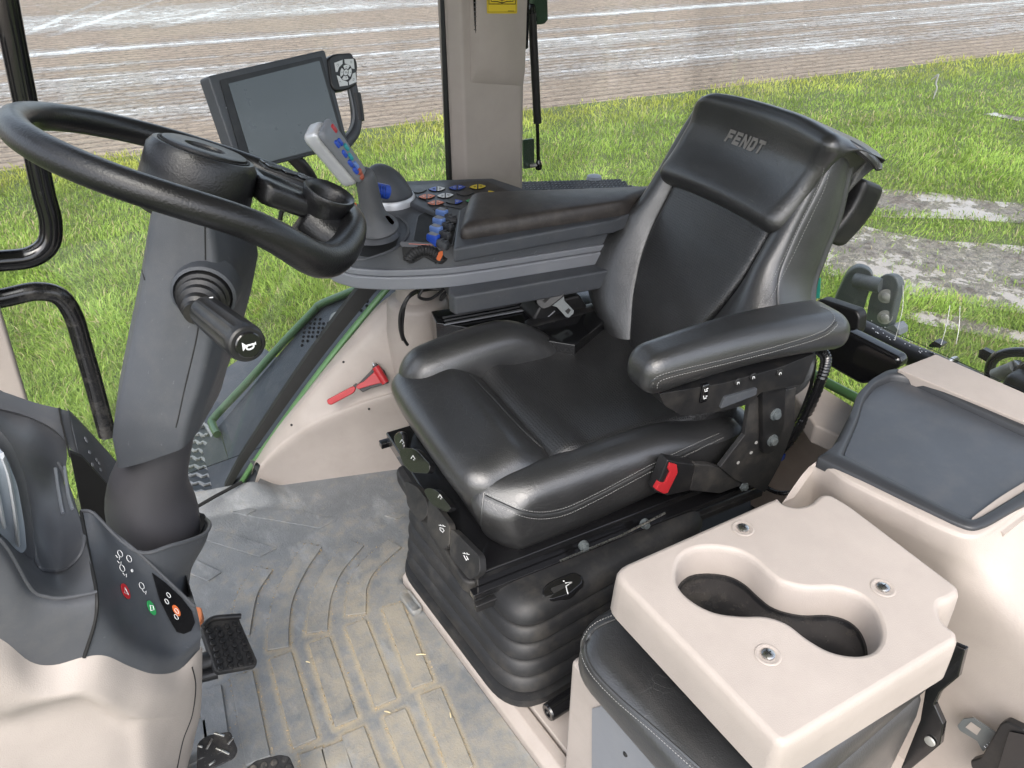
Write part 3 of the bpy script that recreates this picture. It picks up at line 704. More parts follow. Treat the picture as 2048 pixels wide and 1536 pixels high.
# near armrest
arm = seat                                    # the armrest, buckle and suspension are bolted to the seat: its parts
AV = -.322
def f_arm(p):
    u, v, z = p.T; k = (u - .262) / (.752 - .262)
    p[:, 1] = AV + (v - AV) * (.78 + .34 * k); p[:, 2] += .012 * np.sin(np.pi * k) - .018 * k ** 2 + .006 * (1 - k)
    return p
g_arm = rbox((.262, -.376, .720), (.752, -.266, .802), .037, 24, f_arm, S)
pd = obj('arm_pad', g_arm, M['leather'], arm, ang=None)
sa = Surf(g_arm)
for pts in ([(1306, 768), (1310, 756), (1340, 744), (1450, 718), (1560, 690), (1640, 664), (1668, 640), (1660, 622), (1640, 612)], [(1314, 776), (1318, 764), (1345, 753), (1452, 727), (1562, 699), (1646, 673), (1676, 648)]):
    q = sa.path(pts, .0007)
    if len(q) > 4: obj('stitching', dashes(q, .0055), M['thread'], pd)
q = sa.path([(1302, 776), (1306, 762), (1340, 749), (1450, 722), (1560, 694), (1643, 668), (1672, 644)], -.0005); obj('seam', tube(q, .0028, 6), M['leather2'], pd)
hs_o = [S.at(a, b, 1, -.352) for a, b in ((1318, 788), (1450, 766), (1560, 735), (1632, 706), (1606, 768), (1520, 786), (1505, 806), (1450, 822), (1365, 832), (1330, 812))]
hous = obj('arm_housing', prism(rounded(hs_o, .008), S.M[1] * .07), M['black'], arm, bev=.004)
sho = Surf(prism(hs_o, S.M[1] * .07))
def disc(px, py, surf, r, h=.003, mat='black', n=20):
    p, nn = surf.px(px, py); return lathe([(r, -.002), (r, h * .7), (r * .85, h)], p, nn, n), p, nn
for (px, py) in ((1474, 764), (1505, 753), (1558, 745)):
    g, p, nn = disc(px, py, sho, .0085); bt = obj('button', g, M['black'], hous)
    a = -S.M[0]; u_ = np.cross(nn, a); q = p + nn * .0034
    ic = join(tube([q - a * .003 + u_ * .003, q + u_ * -.001 - a * .002, q + a * .003 - u_ * .002], .0007, 4), tube([q + a * .002 + u_ * .003, q + a * .002 - u_ * .001], .0007, 4))
    obj('symbol', ic, M['white'], bt)
p, nn = sho.px(1407, 785); rk = obj('rocker_switch', rbox((-.008, -.020, -.004), (.008, .020, .005), .002, 4, None, Frame(p, S.M[0], np.cross(nn, S.M[0]), nn)), M['gloss'], hous, ang=None)
Fs = Frame(p, S.M[0], np.cross(nn, S.M[0]), nn); sg = np.sign(Fs.M[1][2])
mk = lambda pts, r=.0009: tube([Fs.w((a, b * sg, .0056)) for a, b in pts], r, 4)
obj('symbol', join(mk([(-.004, -.003), (-.002, -.010), (.004, -.010)]), mk([(.002, -.006), (.005, -.006)]), mk([(-.004, .012), (-.002, .006), (.004, .006)]), mk([(.0, .010), (.004, .012)])), M['white'], rk)
obj('lever', prism(rounded([S.at(a, b, 1, -.357) for a, b in ((1450, 795), (1515, 776), (1513, 790), (1440, 818))], .004), S.M[1] * .02), M['grey'], hous, bev=.002)
# steel bracket that carries the armrest
br = [S.at(a, b, 1, -.318) for a, b in ((1500, 800), (1592, 775), (1590, 850), (1560, 930), (1530, 985), (1470, 960), (1440, 935), (1490, 870))]
brk = obj('bracket', prism(br, S.M[1] * .012), M['matte'], arm, bev=.002)
sbr = Surf(prism(br, S.M[1] * .012))
obj('bracket_plate', prism(rounded([S.at(a, b, 1, -.331) for a, b in ((1525, 785), (1572, 772), (1568, 850), (1548, 905), (1526, 905))], .006), S.M[1] * .012), M['black'], arm, bev=.002)
for (px, py) in ((1550, 828), (1544, 880)):
    p = S.at(px, py, 1, -.331); obj('bolt', join(lathe([(.014, 0), (.014, .003), (.009, .0032), (.009, .009), (.0075, .010)], p, -S.M[1], 6 if False else 18), lathe([(.0085, .003), (.0085, .0105)], p, -S.M[1], 6)), M['hitch'], arm)
for (px, py) in ((1502, 905), (1476, 925), (1512, 885)):
    p = S.at(px, py, 1, -.3185); obj('hole_plug', lathe([(.004, 0), (.004, .0015)], p, -S.M[1], 10), M['thread'], arm)

# belt stalk with red release button
bs = seat
F_ = lambda px, py, v=-.315: S.at(px, py, 1, v)
bk = [F_(*q) for q in ((1336, 920), (1352, 924), (1392, 930), (1380, 982), (1336, 992), (1310, 985))]
bkl = obj('buckle_body', prism(bk, S.M[1] * .028), M['black'], bs, bev=.004)
rd = [F_(a, b, -.3185) for a, b in ((1340, 926), (1354, 930), (1356, 945), (1336, 986), (1328, 988), (1312, 980), (1320, 966), (1330, 966), (1340, 945), (1336, 938))]
obj('release_button', prism(rd, S.M[1] * .012), M['red'], bkl, bev=.001)
obj('buckle_stalk', prism([F_(a, b, -.312) for a, b in ((1390, 928), (1420, 930), (1500, 952), (1498, 966), (1440, 988), (1378, 982))], S.M[1] * .016), M['matte'], bs, bev=.004)
obj('bolt', lathe([(.012, 0), (.012, .004), (.007, .005), (.007, .010)], F_(1487, 972, -.314), -S.M[1], 6), M['hitch'], bs)

# corrugated cable sleeve
hp = [S.at(a, b, 1, v) for a, b, v in ((1640, 700, -.30), (1652, 720, -.31), (1640, 765, -.31), (1612, 830, -.30), (1580, 880, -.29), (1555, 905, -.26))]
hp = catmull(hp, 14); rr = [.0105 + .0018 * (i % 2) for i in range(len(hp))]
tag(obj('cable_sleeve', tube(hp, rr, 12), M['gloss']), 'black corrugated cable sleeve curving down behind the near armrest', 'cable')
h2 = catmull([S.at(a, b, 1, -.285) for a, b in ((1630, 720), (1622, 770), (1600, 830), (1575, 880))], 10)
tag(obj('cable', tube(h2, .004, 8), M['black']), 'thin black cable running beside the corrugated sleeve behind the armrest', 'cable')

# suspension: frame, bellows, levers
sus = seat
fr = [S.w((a, b, 0)) for a, b in ((-.03, -.265), (.66, -.265), (.66, .26), (-.03, .26))]
def ringz(P, z): P = np.array(P); P[:, 2] = z; return P
obj('seat_pan', prism(ringz(fr, .315), (0, 0, .035)), M['gloss'], sus, bev=.004)
rail = lambda v, z, h, w=.02, u0=-.045, u1=.70: box((u0, v - w / 2, z), (u1, v + w / 2, z + h), S)
obj('slide_rail', rail(-.272, .300, .016), M['gloss'], sus, bev=.002)
obj('slide_rail', rail(-.285, .276, .018, .014), M['black'], sus, bev=.002)
obj('slide_rail', rail(.27, .300, .016), M['gloss'], sus, bev=.002)
obj('adjuster_rod', tube([S.at(1120, 1062 + 60, 1, -.30), S.at(1240, 1072, 1, -.30), S.at(1330, 1026, 1, -.30)], .0025, 8), M['steel'], sus)
for px, py in ((1168, 1092), (1254, 1103), (1290, 1048)):
    obj('bolt', lathe([(.011, -.006), (.011, .003), (.007, .004), (.007, .010)], S.at(px, py, 1, -.292), -S.M[1], 12), M['hitch'], sus)
# bellows: stacked folds
BX0, BX1, BY0, BY1 = .580, 1.08, .812, 1.265
def bring(off, z, n=10):
    x0, x1, y0, y1 = BX0 - off, BX1 + off, BY0 - off, BY1 + off
    P = rounded([(x0, y0, z), (x1, y0, z), (x1, y1, z), (x0, y1, z)], .058 + off, n); return P
prof = [(-.03, .312), (.0, .306)]
zt = .300
for i in range(5):
    h = .047; o = .0 + .0045 * i
    prof += [(o + .006, zt), (o + .014, zt - h * .12), (o + .021, zt - h * .45), (o + .022, zt - h * .60), (o + .016, zt - h * .68), (o + .004, zt - h * .84), (o - .001, zt - h * .96)]; zt -= h
prof += [(.045, zt - .004), (.048, zt - .02), (.03, zt - .028)]
obj('bellows', loft([bring(a, z) for a, z in prof], cap=True), M['bellow'], sus, ang=34)
obj('bellows_collar', prism(ringz(rounded([S.w(q) for q in ((-.050, -.255, 0), (.62, -.255, 0), (.62, .16, 0), (-.050, .16, 0))], .03), .286), (0, 0, .034)), M['matte'], sus, bev=.006)
# control flaps along the front (pixel outlines on the panel's plane)
fp = S.w((-.066, 0, .29)); fn = S.M[0] * -.9 + S.M[2] * .42
fl = lambda px, py, d=0.: onplane(px, py, fp + fn * d, fn)
for pts, ic in (([(822, 962), (846, 974), (866, 1000), (868, 1030), (852, 1046), (826, 1010)], None), ([(870, 995), (886, 1014), (912, 1050), (912, 1092), (896, 1100), (866, 1056)], (884, 1056)), ([(914, 1056), (930, 1070), (972, 1112), (974, 1146), (952, 1160), (912, 1112)], (932, 1112))):
    fo = obj('control_flap', prism(rounded([fl(a, b) for a, b in pts], .012), fn * .016), M['matte'], sus, bev=.004)
    if ic:
        x, y = ic; d = .0165; fl0 = fl; fl = lambda a, b, d=0., x=x, y=y: fl0(x + (a - x) * .72, y + (b - y) * .72, d)
        sy = [tube([fl(x - 9, y - 8, d), fl(x + 9, y - 4, d)], .0007, 4), tube([fl(x - 5, y - 10, d), fl(x - 2, y - 6, d)], .0006, 4), tube([fl(x + 2, y - 9, d), fl(x + 5, y - 5, d)], .0006, 4)]
        sy += [tube([fl(x - 6, y - 1, d), fl(x + 2, y + 1, d), fl(x + 6, y + 8, d), fl(x + 2, y + 12, d), fl(x - 5, y + 6, d)], .0009, 4, closed=True)] if ic[0] < 900 else [tube([fl(x - 6, y - 2, d), fl(x + 1, y + 12, d), fl(x + 5, y + 6, d)], .0009, 4), tube([fl(x + 1, y, d), fl(x + 7, y + 10, d)], .0009, 4)]
        obj('symbol', join(*sy), M['white'], fo); fl = fl0
# pull handles
for pts, ic, base, nrm in (([(796, 872), (808, 862), (816, 866), (818, 895), (812, 908), (800, 892)], (804, 882), None, None), ([(808, 902), (818, 896), (842, 898), (872, 930), (868, 948), (832, 946), (816, 930)], (826, 914), None, None), ([(858, 982), (866, 976), (884, 980), (914, 1016), (906, 1026), (872, 1008)], (880, 992), None, None)):
    gp = [fl(a, b, .018) for a, b in pts]; R_ = rounded(gp, .02)
    ho = obj('pull_handle', prism(R_, fn * .014), M['gloss'], sus, bev=.005)
    x, y = ic; d = .0325
    obj('symbol', join(tube([fl(x - 4, y + 3, d), fl(x, y - 3, d), fl(x + 4, y + 4, d)], .0008, 4), tube([fl(x + 1, y + 5, d), fl(x + 2, y + 6, d)], .0008, 4)), M['white'], ho)
sp = S.w((0, -.305, 0)); sl_ = lambda px, py, d=0.: onplane(px, py, S.w((.10, -.405, .275)) + S.M[2] * d, S.M[2] * .9 - S.M[1] * .45)
gp = [sl_(a, b) for a, b in ((1086, 1170), (1108, 1156), (1150, 1140), (1168, 1152), (1168, 1168), (1140, 1192), (1100, 1204), (1082, 1194))]
ho = obj('pull_handle', prism(rounded(gp, .012), -S.M[2] * .018), M['gloss'], sus, bev=.006)
obj('handle_recess', prism(rounded([sl_(a, b, .0006) for a, b in ((1100, 1178), (1140, 1162), (1146, 1166), (1108, 1188))], .004), (0, 0, .001)), M['dark'], ho)
obj('symbol', join(tube([sl_(1130, 1166, .002), sl_(1144, 1164, .002), sl_(1132, 1172, .002), sl_(1136, 1188, .002)], .0012, 4), tube([sl_(1126, 1162, .002), sl_(1129, 1162, .002)], .0012, 4)), M['white'], ho)

# right belt tongue hanging at the far side
tg = thing('seatbelt_tongue', 'silver seat belt tongue in a black holder between seat and console', 'seat belt', tuple(S.w((.40, .25, .56))))
tp, tn = S.w((.42, .262, .56)), -S.M[1] * .75 - S.M[0] * .5 + S.M[2] * .35
T_ = lambda px, py, d=0.: onplane(px, py, tp + tn / np.linalg.norm(tn) * d, tn)
obj('holder', prism(rounded([T_(a, b) for a, b in ((1072, 596), (1112, 558), (1126, 562), (1134, 578), (1128, 592), (1100, 614), (1086, 618), (1074, 608))], .006), tn * .014), M['black'], tg, bev=.003)
obj('holder_slot', prism([T_(a, b, .0135) for a, b in ((1085, 602), (1119, 570), (1123, 574), (1090, 606))], tn * .002), M['dark'], tg)
tong = [T_(a, b, .003) for a, b in ((1104, 611), (1128, 590), (1129, 601), (1148, 621), (1147, 627), (1138, 635), (1132, 634), (1114, 614))]
obj('metal_tongue', prism(tong, tn * .0035), M['hitch'], tg, bev=.0008)
obj('tongue_slot', prism([T_(a, b, .0068) for a, b in ((1130, 622), (1137, 616), (1142, 620), (1136, 629))], tn * .001), M['dark'], tg)
obj('belt_anchor', rbox((.36, .245, .33), (.64, .30, .55), .02, 6, None, S), M['black'], sus, ang=None)
obj('back_hinge', rbox((.50, .20, .36), (.68, .27, .50), .02, 6, None, S), M['dark'], sus, ang=None)
# ---------------------------------------------------------------- floor, mat, plinth
sill_a, sill_b = at(385, 1022, z=0), at(800, 941, z=0)
sd_ = (sill_b - sill_a) / np.linalg.norm(sill_b - sill_a); sn_ = np.array([-sd_[1], sd_[0], 0])
fl_y = lambda x: sill_a[1] + (x - sill_a[0]) * sd_[1] / sd_[0]
struct('floor', prism([(-.9, .0, -.06), (1.7, .0, -.06), (1.7, 1.98, -.06), (.44, 1.98, -.06), (.345, fl_y(.345), -.06), (-.9, fl_y(-.9), -.06)], (0, 0, .048)), M['dark'])
def mat_mat(rib=False):
    m, nt, b = _nodes('dusty_rubber_bars' if rib else 'dusty_rubber_mat'); p = geo_pos(nt); s = N(nt, 'ShaderNodeSeparateXYZ'); lk(nt, p, s.inputs[0])
    stv = N(nt, 'ShaderNodeMapping'); stv.inputs['Scale'].default_value = (1, .45, 1); stv.inputs['Rotation'].default_value = (0, 0, .9); lk(nt, p, stv.inputs[0])
    n1 = noise(nt, p, 6, 8, .65); n2 = noise(nt, p, 34, 7, .7); n3 = noise(nt, p, 180, 4, .7)
    c = mixcol(nt, ramp(nt, n1, (.3, 0.), (.7, 1.)), (.125, .134, .142), (.20, .212, .222))
    c = mixcol(nt, math_(nt, 'MULTIPLY', ramp(nt, noise(nt, stv.outputs[0], 9, 7, .65), (.53, 0.), (.66, 1.)), .5), c, (.33, .345, .35))
    def soft(x, a, bb): return ramp(nt, math_(nt, 'ADD', math_(nt, 'DIVIDE', math_(nt, 'SUBTRACT', x, a), bb), 0.), (0., 0.), (1., 1.))
    reg = math_(nt, 'MULTIPLY', soft(s.outputs[0], .05, .22), math_(nt, 'SUBTRACT', 1., soft(s.outputs[1], 1.25, .35)))
    d = math_(nt, 'ADD', math_(nt, 'MULTIPLY', n1, .5), math_(nt, 'MULTIPLY', n2, .6))
    dm = math_(nt, 'MULTIPLY', ramp(nt, math_(nt, 'ADD', d, math_(nt, 'MULTIPLY', reg, .18 if rib else .09)), (.56, 0.), (.80, 1.)), .62)
    if not rib:
        va = N(nt, 'ShaderNodeVertexColor', layer_name='dust').outputs[0]
        dm = math_(nt, 'MAXIMUM', dm, math_(nt, 'MULTIPLY', ramp(nt, math_(nt, 'ADD', math_(nt, 'MULTIPLY', va, .75), math_(nt, 'MULTIPLY', n2, .5)), (.45, 0.), (.85, 1.)), .95))
    c = mixcol(nt, dm, c, (.33, .285, .205)); c = mixcol(nt, math_(nt, 'MULTIPLY', ramp(nt, n3, (.64, 0.), (.72, 1.)), .5), c, (.40, .35, .26))
    lk(nt, c, b.inputs['Base Color']); lk(nt, math_(nt, 'ADD', .42, math_(nt, 'MULTIPLY', dm, .45)), b.inputs['Roughness'])
    bp = N(nt, 'ShaderNodeBump'); bp.inputs['Strength'].default_value = .5; bp.inputs['Distance'].default_value = .003; lk(nt, math_(nt, 'ADD', n2, n3), bp.inputs['Height']); lk(nt, bp.outputs[0], b.inputs['Normal'])
    return m
matm = mat_mat(); ribm = mat_mat(True)
mat_ = thing('rubber_floor_mat', 'grey ribbed rubber floor mat with tan dust between its raised bars', 'floor mat', (.2, 1.1, 0))
gx, gy = np.meshgrid(np.linspace(-.8, 1.0, 240), np.linspace(.02, 1.93, 260), indexing='ij')
sill_a, sill_b = at(385, 1022, z=0), at(800, 941, z=0)
sd_ = (sill_b - sill_a) / np.linalg.norm(sill_b - sill_a); sn_ = np.array([-sd_[1], sd_[0], 0])
dd = (np.stack([gx, gy, 0 * gx], -1) - sill_a) @ sn_
ov = np.where(gx < .36, np.maximum(dd - .012, 0), 0); gx, gy = gx - sn_[0] * ov, gy - sn_[1] * ov; dd = dd - ov
gz = .055 * sst(dd, -.05, .015) * (1 - sst(gx, .33, .42)) - .03 * sst(gx, .53, .56) * (1 - sst(gy, 1.27, 1.30))
mv = np.stack([gx, gy, gz], -1).reshape(-1, 3); mf = [(i * 260 + j, (i + 1) * 260 + j, (i + 1) * 260 + j + 1, i * 260 + j + 1) for i in range(239) for j in range(259) if not (ov[i, j] > .03)]
zc = lambda a, b: (350 + a * .293, 1086 + b * .293)
zd = lambda a, b: (350 + a * .293, 700 + b * .293)
ribs = []; RIBP = []
def bar(pts, w, H=.005):
    P = np.array([at(*zc(a, b), z=0) for a, b in pts]); P = catmull(P, 6)
    T = np.gradient(P, axis=0); T /= np.linalg.norm(T, axis=1, keepdims=True); Nn = np.stack([-T[:, 1], T[:, 0], 0 * T[:, 0]], 1)
    out = np.vstack([P + Nn * w / 2, (P - Nn * w / 2)[::-1]]); RIBP.append(out)
    ribs.append(prism(out + [0, 0, -.001], (0, 0, H + .001)))
W_ = .048
for pts in ([(950, 20), (840, 180), (745, 380), (712, 560), (706, 725)], [(1240, 5), (1090, 180), (1010, 350), (980, 500), (972, 612)], [(1500, 10), (1320, 170), (1250, 300), (1240, 400), (1235, 492)], [(610, 180), (510, 330), (470, 470), (440, 640)]): bar(pts, W_)
for a, b in (((725, 775), (890, 1370)), ((985, 670), (1170, 1230)), ((1235, 552), (1440, 1095)), ((1485, 432), (1690, 970)), ((458, 905), (570, 1490)), ((930, 1425), (990, 1700)), ((1075, 1385), (1150, 1650)), ((1215, 1290), (1340, 1640)), ((1500, 1165), (1680, 1600)), ((1745, 1020), (1960, 1560)), ((240, 1000), (300, 1440)), ((130, 1240), (160, 1500))): bar([a, b], W_)
for pts in ([(385, 1110), (485, 1132), (555, 1095), (440, 1068)], [(500, 1137), (985, 1220), (1105, 1163), (870, 1108), (640, 1090)], [(150, 1285), (580, 1415), (692, 1358), (400, 1262), (250, 1235)], [(20, 1370), (20, 1500), (230, 1580), (320, 1520), (150, 1440)], [(1430, 1135), (1510, 1160), (1570, 1135), (1490, 1110)]):
    P = np.array([at(*zd(a, b), z=0) for a, b in pts]); RIBP.append(P); ribs.append(prism(P + [0, 0, -.001], (0, 0, .005)))
obj('raised_bars', join(*ribs), ribm, mat_, bev=.0012, seg=2)
# dust settles along the bars: strongest close to their edges in the trodden middle
EP = np.vstack([np.vstack([P[i] + (P[(i + 1) % len(P)] - P[i]) * t for t in np.linspace(0, 1, max(2, int(np.linalg.norm(P[(i + 1) % len(P)] - P[i]) / .006)))]) for P in RIBP[:16] for i in range(len(P))])[:, :2]
near_ = np.full(len(mv), 9.)
for i in range(0, len(mv), 4000): near_[i:i + 4000] = np.sqrt(((mv[i:i + 4000, None, :2] - EP[None]) ** 2).sum(-1)).min(1)
tread = sst(mv[:, 0], -.02, .22) * (1 - sst(mv[:, 1], 1.15, 1.55)); dustv = np.exp(-(near_ / .017) ** 2) * (.1 + .68 * tread)
mat_ob = obj('mat_sheet', (mv, mf), matm, mat_, recalc=False)
da = mat_ob.data.color_attributes.new('dust', 'FLOAT_COLOR', 'POINT'); da.data.foreach_set('color', np.repeat(dustv, 4).astype(np.float32))
# grit and chaff lying along the bars
gs = []
for P in RIBP[:16]:
    L = np.vstack([P, P[:1]])
    for i in range(len(L) - 1):
        k = int(np.linalg.norm(L[i + 1] - L[i]) / .0016)
        for _ in range(k):
            t = random.random(); q = L[i] * (1 - t) + L[i + 1] * t + rng.normal(0, .0042, 3) * [1, 1, 0]
            if q[0] < .08 and random.random() < .7: continue
            r = random.uniform(.0005, .0015) * (1.5 if random.random() < .06 else 1); gs.append((q + rng.normal(0, r, (4, 3)) + [0, 0, .001], [(0, 1, 2), (0, 2, 3), (0, 3, 1), (1, 3, 2)]))
grit = obj('dust', join(*gs), plastic('tan_grit', (.36, .28, .17), .9, var=.4, vscale=300), smooth=False, recalc=False); tag(grit, None, None, kind='stuff')
for i, (px, py, a, L, lab) in enumerate(((842, 1309, -.6, .022, 'pale straw piece lying across a raised mat bar near the seat plinth'), (901, 1430, 1.2, .012, 'short white straw bit on the mat near the bottom edge'), (775, 1424, -.9, .014, 'thin straw splinter lying between two mat bars'), (616, 1324, -.9, .010, 'tiny straw chip lying beside the middle mat bar'))):
    p = at(px, py, z=.007); d = np.array([math.cos(a), math.sin(a), .05]); tag(obj('straw_piece', tube([p - d * L / 2, p + [0, 0, .001], p + d * L / 2], [.0012, .0016, .001], 6), plastic('straw', (.6, .5, .3), .6)), lab, 'straw', 'straw pieces on the floor mat')
# heel bump of the mat
hb = at(822, 1200, z=0); obj('heel_bump', rbox(hb - [.022, .05, .01], hb + [.010, .03, .018], .012, 6, lambda p: p + np.stack([0 * p[:, 0], 0 * p[:, 0], -.5 * (p[:, 0] - hb[0] + .02) * (p[:, 2] > .015)], 1)), matm, mat_, ang=None)
pl_ = thing('seat_plinth', "long beige plinth moulding on the floor under the seat's bellows", 'plinth', (.8, .8, 0))
def prof_x(pr, y0, y1): return loft([[(x, y0, z) for x, z in pr], [(x, y1, z) for x, z in pr]])
obj('plinth_lip', prof_x([(.535, -.01), (.535, .018), (.552, .040), (.578, .040), (.580, -.01)], .1, 1.27), M['beige2'], pl_, bev=.004)
obj('plinth_top', prof_x([(.582, -.01), (.582, .046), (1.25, .050), (1.25, -.01)], .1, 1.30), M['beige2'], pl_, bev=.003)
tag(obj('grab_tube', join(tube([at(1098, 1424, z=.085), at(1180, 1372, z=.085)], .019, 20), lathe([(.019, 0), (.017, .004), (.010, .0045), (.010, -.01)], at(1098, 1424, z=.085), at(1098, 1424, z=.085) - at(1180, 1372, z=.085), 20)), M['gloss']), 'short black tube end on the plinth between bellows and passenger seat', 'tube')

# ---------------------------------------------------------------- right hand side: trim panel, boot, door rim, hammer
B1, B2 = at(508, 978, z=0), at(800, 938, z=0)
pd_ = (B2 - B1) / np.linalg.norm(B2 - B1); pn_ = np.array([-pd_[1], pd_[0], 0])      # into the wall
wp = lambda px, py, off=0.: onplane(px, py, B1 + pn_ * off, pn_)
tp_ = thing('side_trim', 'beige moulded side panel rising in a curve behind the seat', 'trim panel', tuple(B1))
rows = [[(506, 982, -.0), (560, 978, 0), (620, 968, 0), (690, 957, 0), (760, 946, 0), (830, 935, 0), (1000, 915, 0)],
        [(512, 960, .0), (556, 932, 0), (615, 900, 0), (690, 872, 0), (760, 850, 0), (830, 835, 0), (1000, 810, 0)],
        [(520, 935, .0), (552, 905, .0), (612, 862, .0), (690, 826, .0), (760, 800, .0), (830, 785, .0), (1000, 770, .0)],
        [(518, 928, .012), (553, 888, .014), (612, 842, .016), (690, 805, .016), (760, 780, .016), (830, 766, .016), (1000, 750, .016)],
        [(512, 925, .05), (552, 865, .06), (607, 800, .06), (675, 735, .06), (745, 680, .06), (815, 650, .06), (1000, 640, .06)],
        [(506, 938, .085), (545, 878, .095), (596, 810, .10), (652, 740, .10), (712, 672, .10), (778, 605, .10), (880, 560, .10)],
        [(503, 950, .11), (540, 886, .12), (592, 815, .125), (648, 744, .125), (706, 674, .125), (772, 602, .125), (870, 556, .125)]]
obj('panel', patch([[wp(*q) for q in r] for r in rows], 6, pn_ * .012), M['beige2'], tp_)
for px, py in ((583, 850), (687, 724), (738, 818)):
    p = wp(px, py, .03 if py < 760 else .004); dv = (EYE - p) / np.linalg.norm(EYE - p); obj('screw_hole', lathe([(.0035, 0), (.0035, .0015)], p + dv * .012, dv, 12), M['dark'], tp_)
bc = at(838, 640, z=.46)
obj('boot', lathe([(.098, -.2), (.096, -.06), (.094, -.01), (.090, .004), (.088, .012), (.084, .055), (.078, .068), (.062, .075), (.058, .078), (.056, .13), (.05, .14)], bc, (0, 0, 1), 40, True), M['beige2'], tp_, ang=45)
tag(obj('rear_post', lathe([(.07, -.2), (.07, .0), (.06, .02), (.03, .03)], at(1165, 590, z=.52) + [.06, .09, 0], (0, 0, 1), 24), M['beige2']), 'beige post cap behind the far edge of the backrest', 'trim')
rim = [(472, 985), (505, 930), (556, 858), (612, 780), (668, 706), (726, 634), (790, 560), (830, 530)]
tag(obj('green_door_frame', tube([wp(a, b, .135) for a, b in rim], .011, 10, k=5, flat=.8), M['green']), 'curved green door frame edge beside the beige side panel', 'door rim')
sealP = np.array([wp(a - 14, b - 4, .16) for a, b in rim]); sealQ = np.array([wp(a - 24 - 3 * i, b - 9 - 2 * i, .17) for i, (a, b) in enumerate(rim)])
tag(obj('door_seal', patch([sealP, (sealP + sealQ) / 2 + [0, 0, .004], sealQ], 5, pn_ * .03), M['dark']), 'black rubber door seal running beside the green frame edge', 'seal')
tag(obj('sill_seal', tube([at(383, 1020, z=.062), at(430, 993, z=.064), at(484, 964, z=.066)], .005, 8), M['dark']), 'black rubber seal along the far door sill', 'seal')
hm = thing('emergency_hammer', 'red emergency window hammer clipped to the beige side panel', 'hammer', tuple(wp(715, 770, .03)))
hf = lambda px, py, d=0.: onplane(px, py, wp(715, 770, .015), rows_n) + rows_n * d
rows_n = np.cross(wp(800, 790, .016) - wp(620, 840, .016), wp(700, 740, .06) - wp(700, 810, .016)); rows_n /= np.linalg.norm(rows_n)
if rows_n @ (EYE - B1) < 0: rows_n = -rows_n
obj('bracket', prism([hf(*q) for q in ((712, 772), (720, 764), (745, 738), (746, 728), (752, 725), (770, 742), (778, 766), (742, 776), (726, 784))], rows_n * .010), M['black'], hm, bev=.002)
obj('handle', prism(rounded([hf(a, b, .010) for a, b in ((655, 798), (704, 772), (712, 770), (713, 778), (709, 784), (664, 808), (658, 806))], .006), rows_n * .014), M['red'], hm, bev=.004)
obj('handle_groove', prism([hf(a, b, .0242) for a, b in ((664, 798), (702, 777), (705, 780), (668, 802))], rows_n * .0008), plastic('red_shade', (.42, .02, .025), .4), hm)
obj('shaft', prism([hf(a, b, .010) for a, b in ((710, 770), (728, 762), (750, 742), (764, 764), (740, 770), (718, 777))], rows_n * .012), M['red'], hm, bev=.002)
obj('head', tube([hf(752, 732, .018), hf(772, 764, .018)], .011, 12), M['red'], hm)
obj('steel_point', tube([hf(750, 729, .018), hf(746, 724, .018)], [.005, .001], 8), M['steel'], hm)
obj('clip', prism([hf(a, b, .012) for a, b in ((708, 769), (713, 765), (716, 768), (711, 773))], rows_n * .014), M['black'], hm)

# ---------------------------------------------------------------- outside the right door: mudguard, rail, step
q1, q2, q3 = at(480, 955, y=2.02), at(790, 568, y=2.06), at(440, 850, y=2.34)
gn = np.cross(q2 - q1, q3 - q1); gn /= np.linalg.norm(gn); gn = gn if gn[2] > 0 else -gn
gp_ = lambda px, py, d=0.: onplane(px, py, q1, gn) + gn * d
mg = thing('mudguard', 'dark grey front step panel outside the right door with green edge rail', 'mudguard', tuple(q1))
obj('panel', prism([gp_(*q) for q in ((437, 852), (452, 905), (470, 975), (500, 985), (640, 800), (760, 650), (860, 570), (820, 520), (741, 572), (640, 612), (560, 705))], -gn * .02), M['plate'], mg, bev=.004)
obj('lower_panel', prism([gp_(*q) for q in ((437, 852), (452, 905), (475, 975), (430, 1000), (405, 900))], -gn * .02 + np.array([0, 0, -.25])), M['plate'], mg)
obj('edge_rail', tube([gp_(a, b, .012) for a, b in ((440, 872), (430, 850), (436, 836), (500, 768), (570, 690), (630, 628), (645, 613), (690, 594), (745, 572), (840, 530))], .0135, 12, k=5), M['green'], mg)
st = []
for i in range(16):
    for j in range(9):
        x = 612 + i * 9.6 - j * 1.5; y = 648 - i * 4.4 + j * 8.6 + (4 if i % 2 else 0)
        inside = y > 640 - (x - 612) * .50 and y < 672 - (x - 640) * .60 and x < 742 and (x - 668) ** 2 / 22 ** 2 + (y - 634) ** 2 / 15 ** 2 > 1
        if inside: st.append(lathe([(.0052, 0), (.005, .003), (.0036, .0035), (.0034, .001)], gp_(x, y, .0005), gn, 8))
obj('grip_studs', join(*st), M['dark'], mg)
obj('drain_hole', lathe([(.020, .0005), (.020, .002), (.017, .002), (.016, .0012)], gp_(668, 634), gn, 24), M['galv'], mg)
stp = thing('entry_step', 'galvanised serrated entry step outside below the right door', 'step', tuple(at(420, 920, z=-.35)))
so_ = [at(a, b, z=-.35) for a, b in ((392, 842), (412, 852), (474, 962), (420, 1010), (330, 1020), (330, 850))]
obj('tread_plate', prism(so_, (0, 0, -.02)), M['hitch'], stp)
for i in range(11):
    y = 846 + i * 17; x1 = 408 + (y - 850) * .56; P = []
    for k in range(25):
        t = k / 24; P.append(at(335 + (x1 - 335) * t, y + 12 * t - 3 + 2.4 * math.sin(k * 1.55), z=-.335))
    obj('serrated_bar', tube(P, .007, 6), M['galv'], stp)
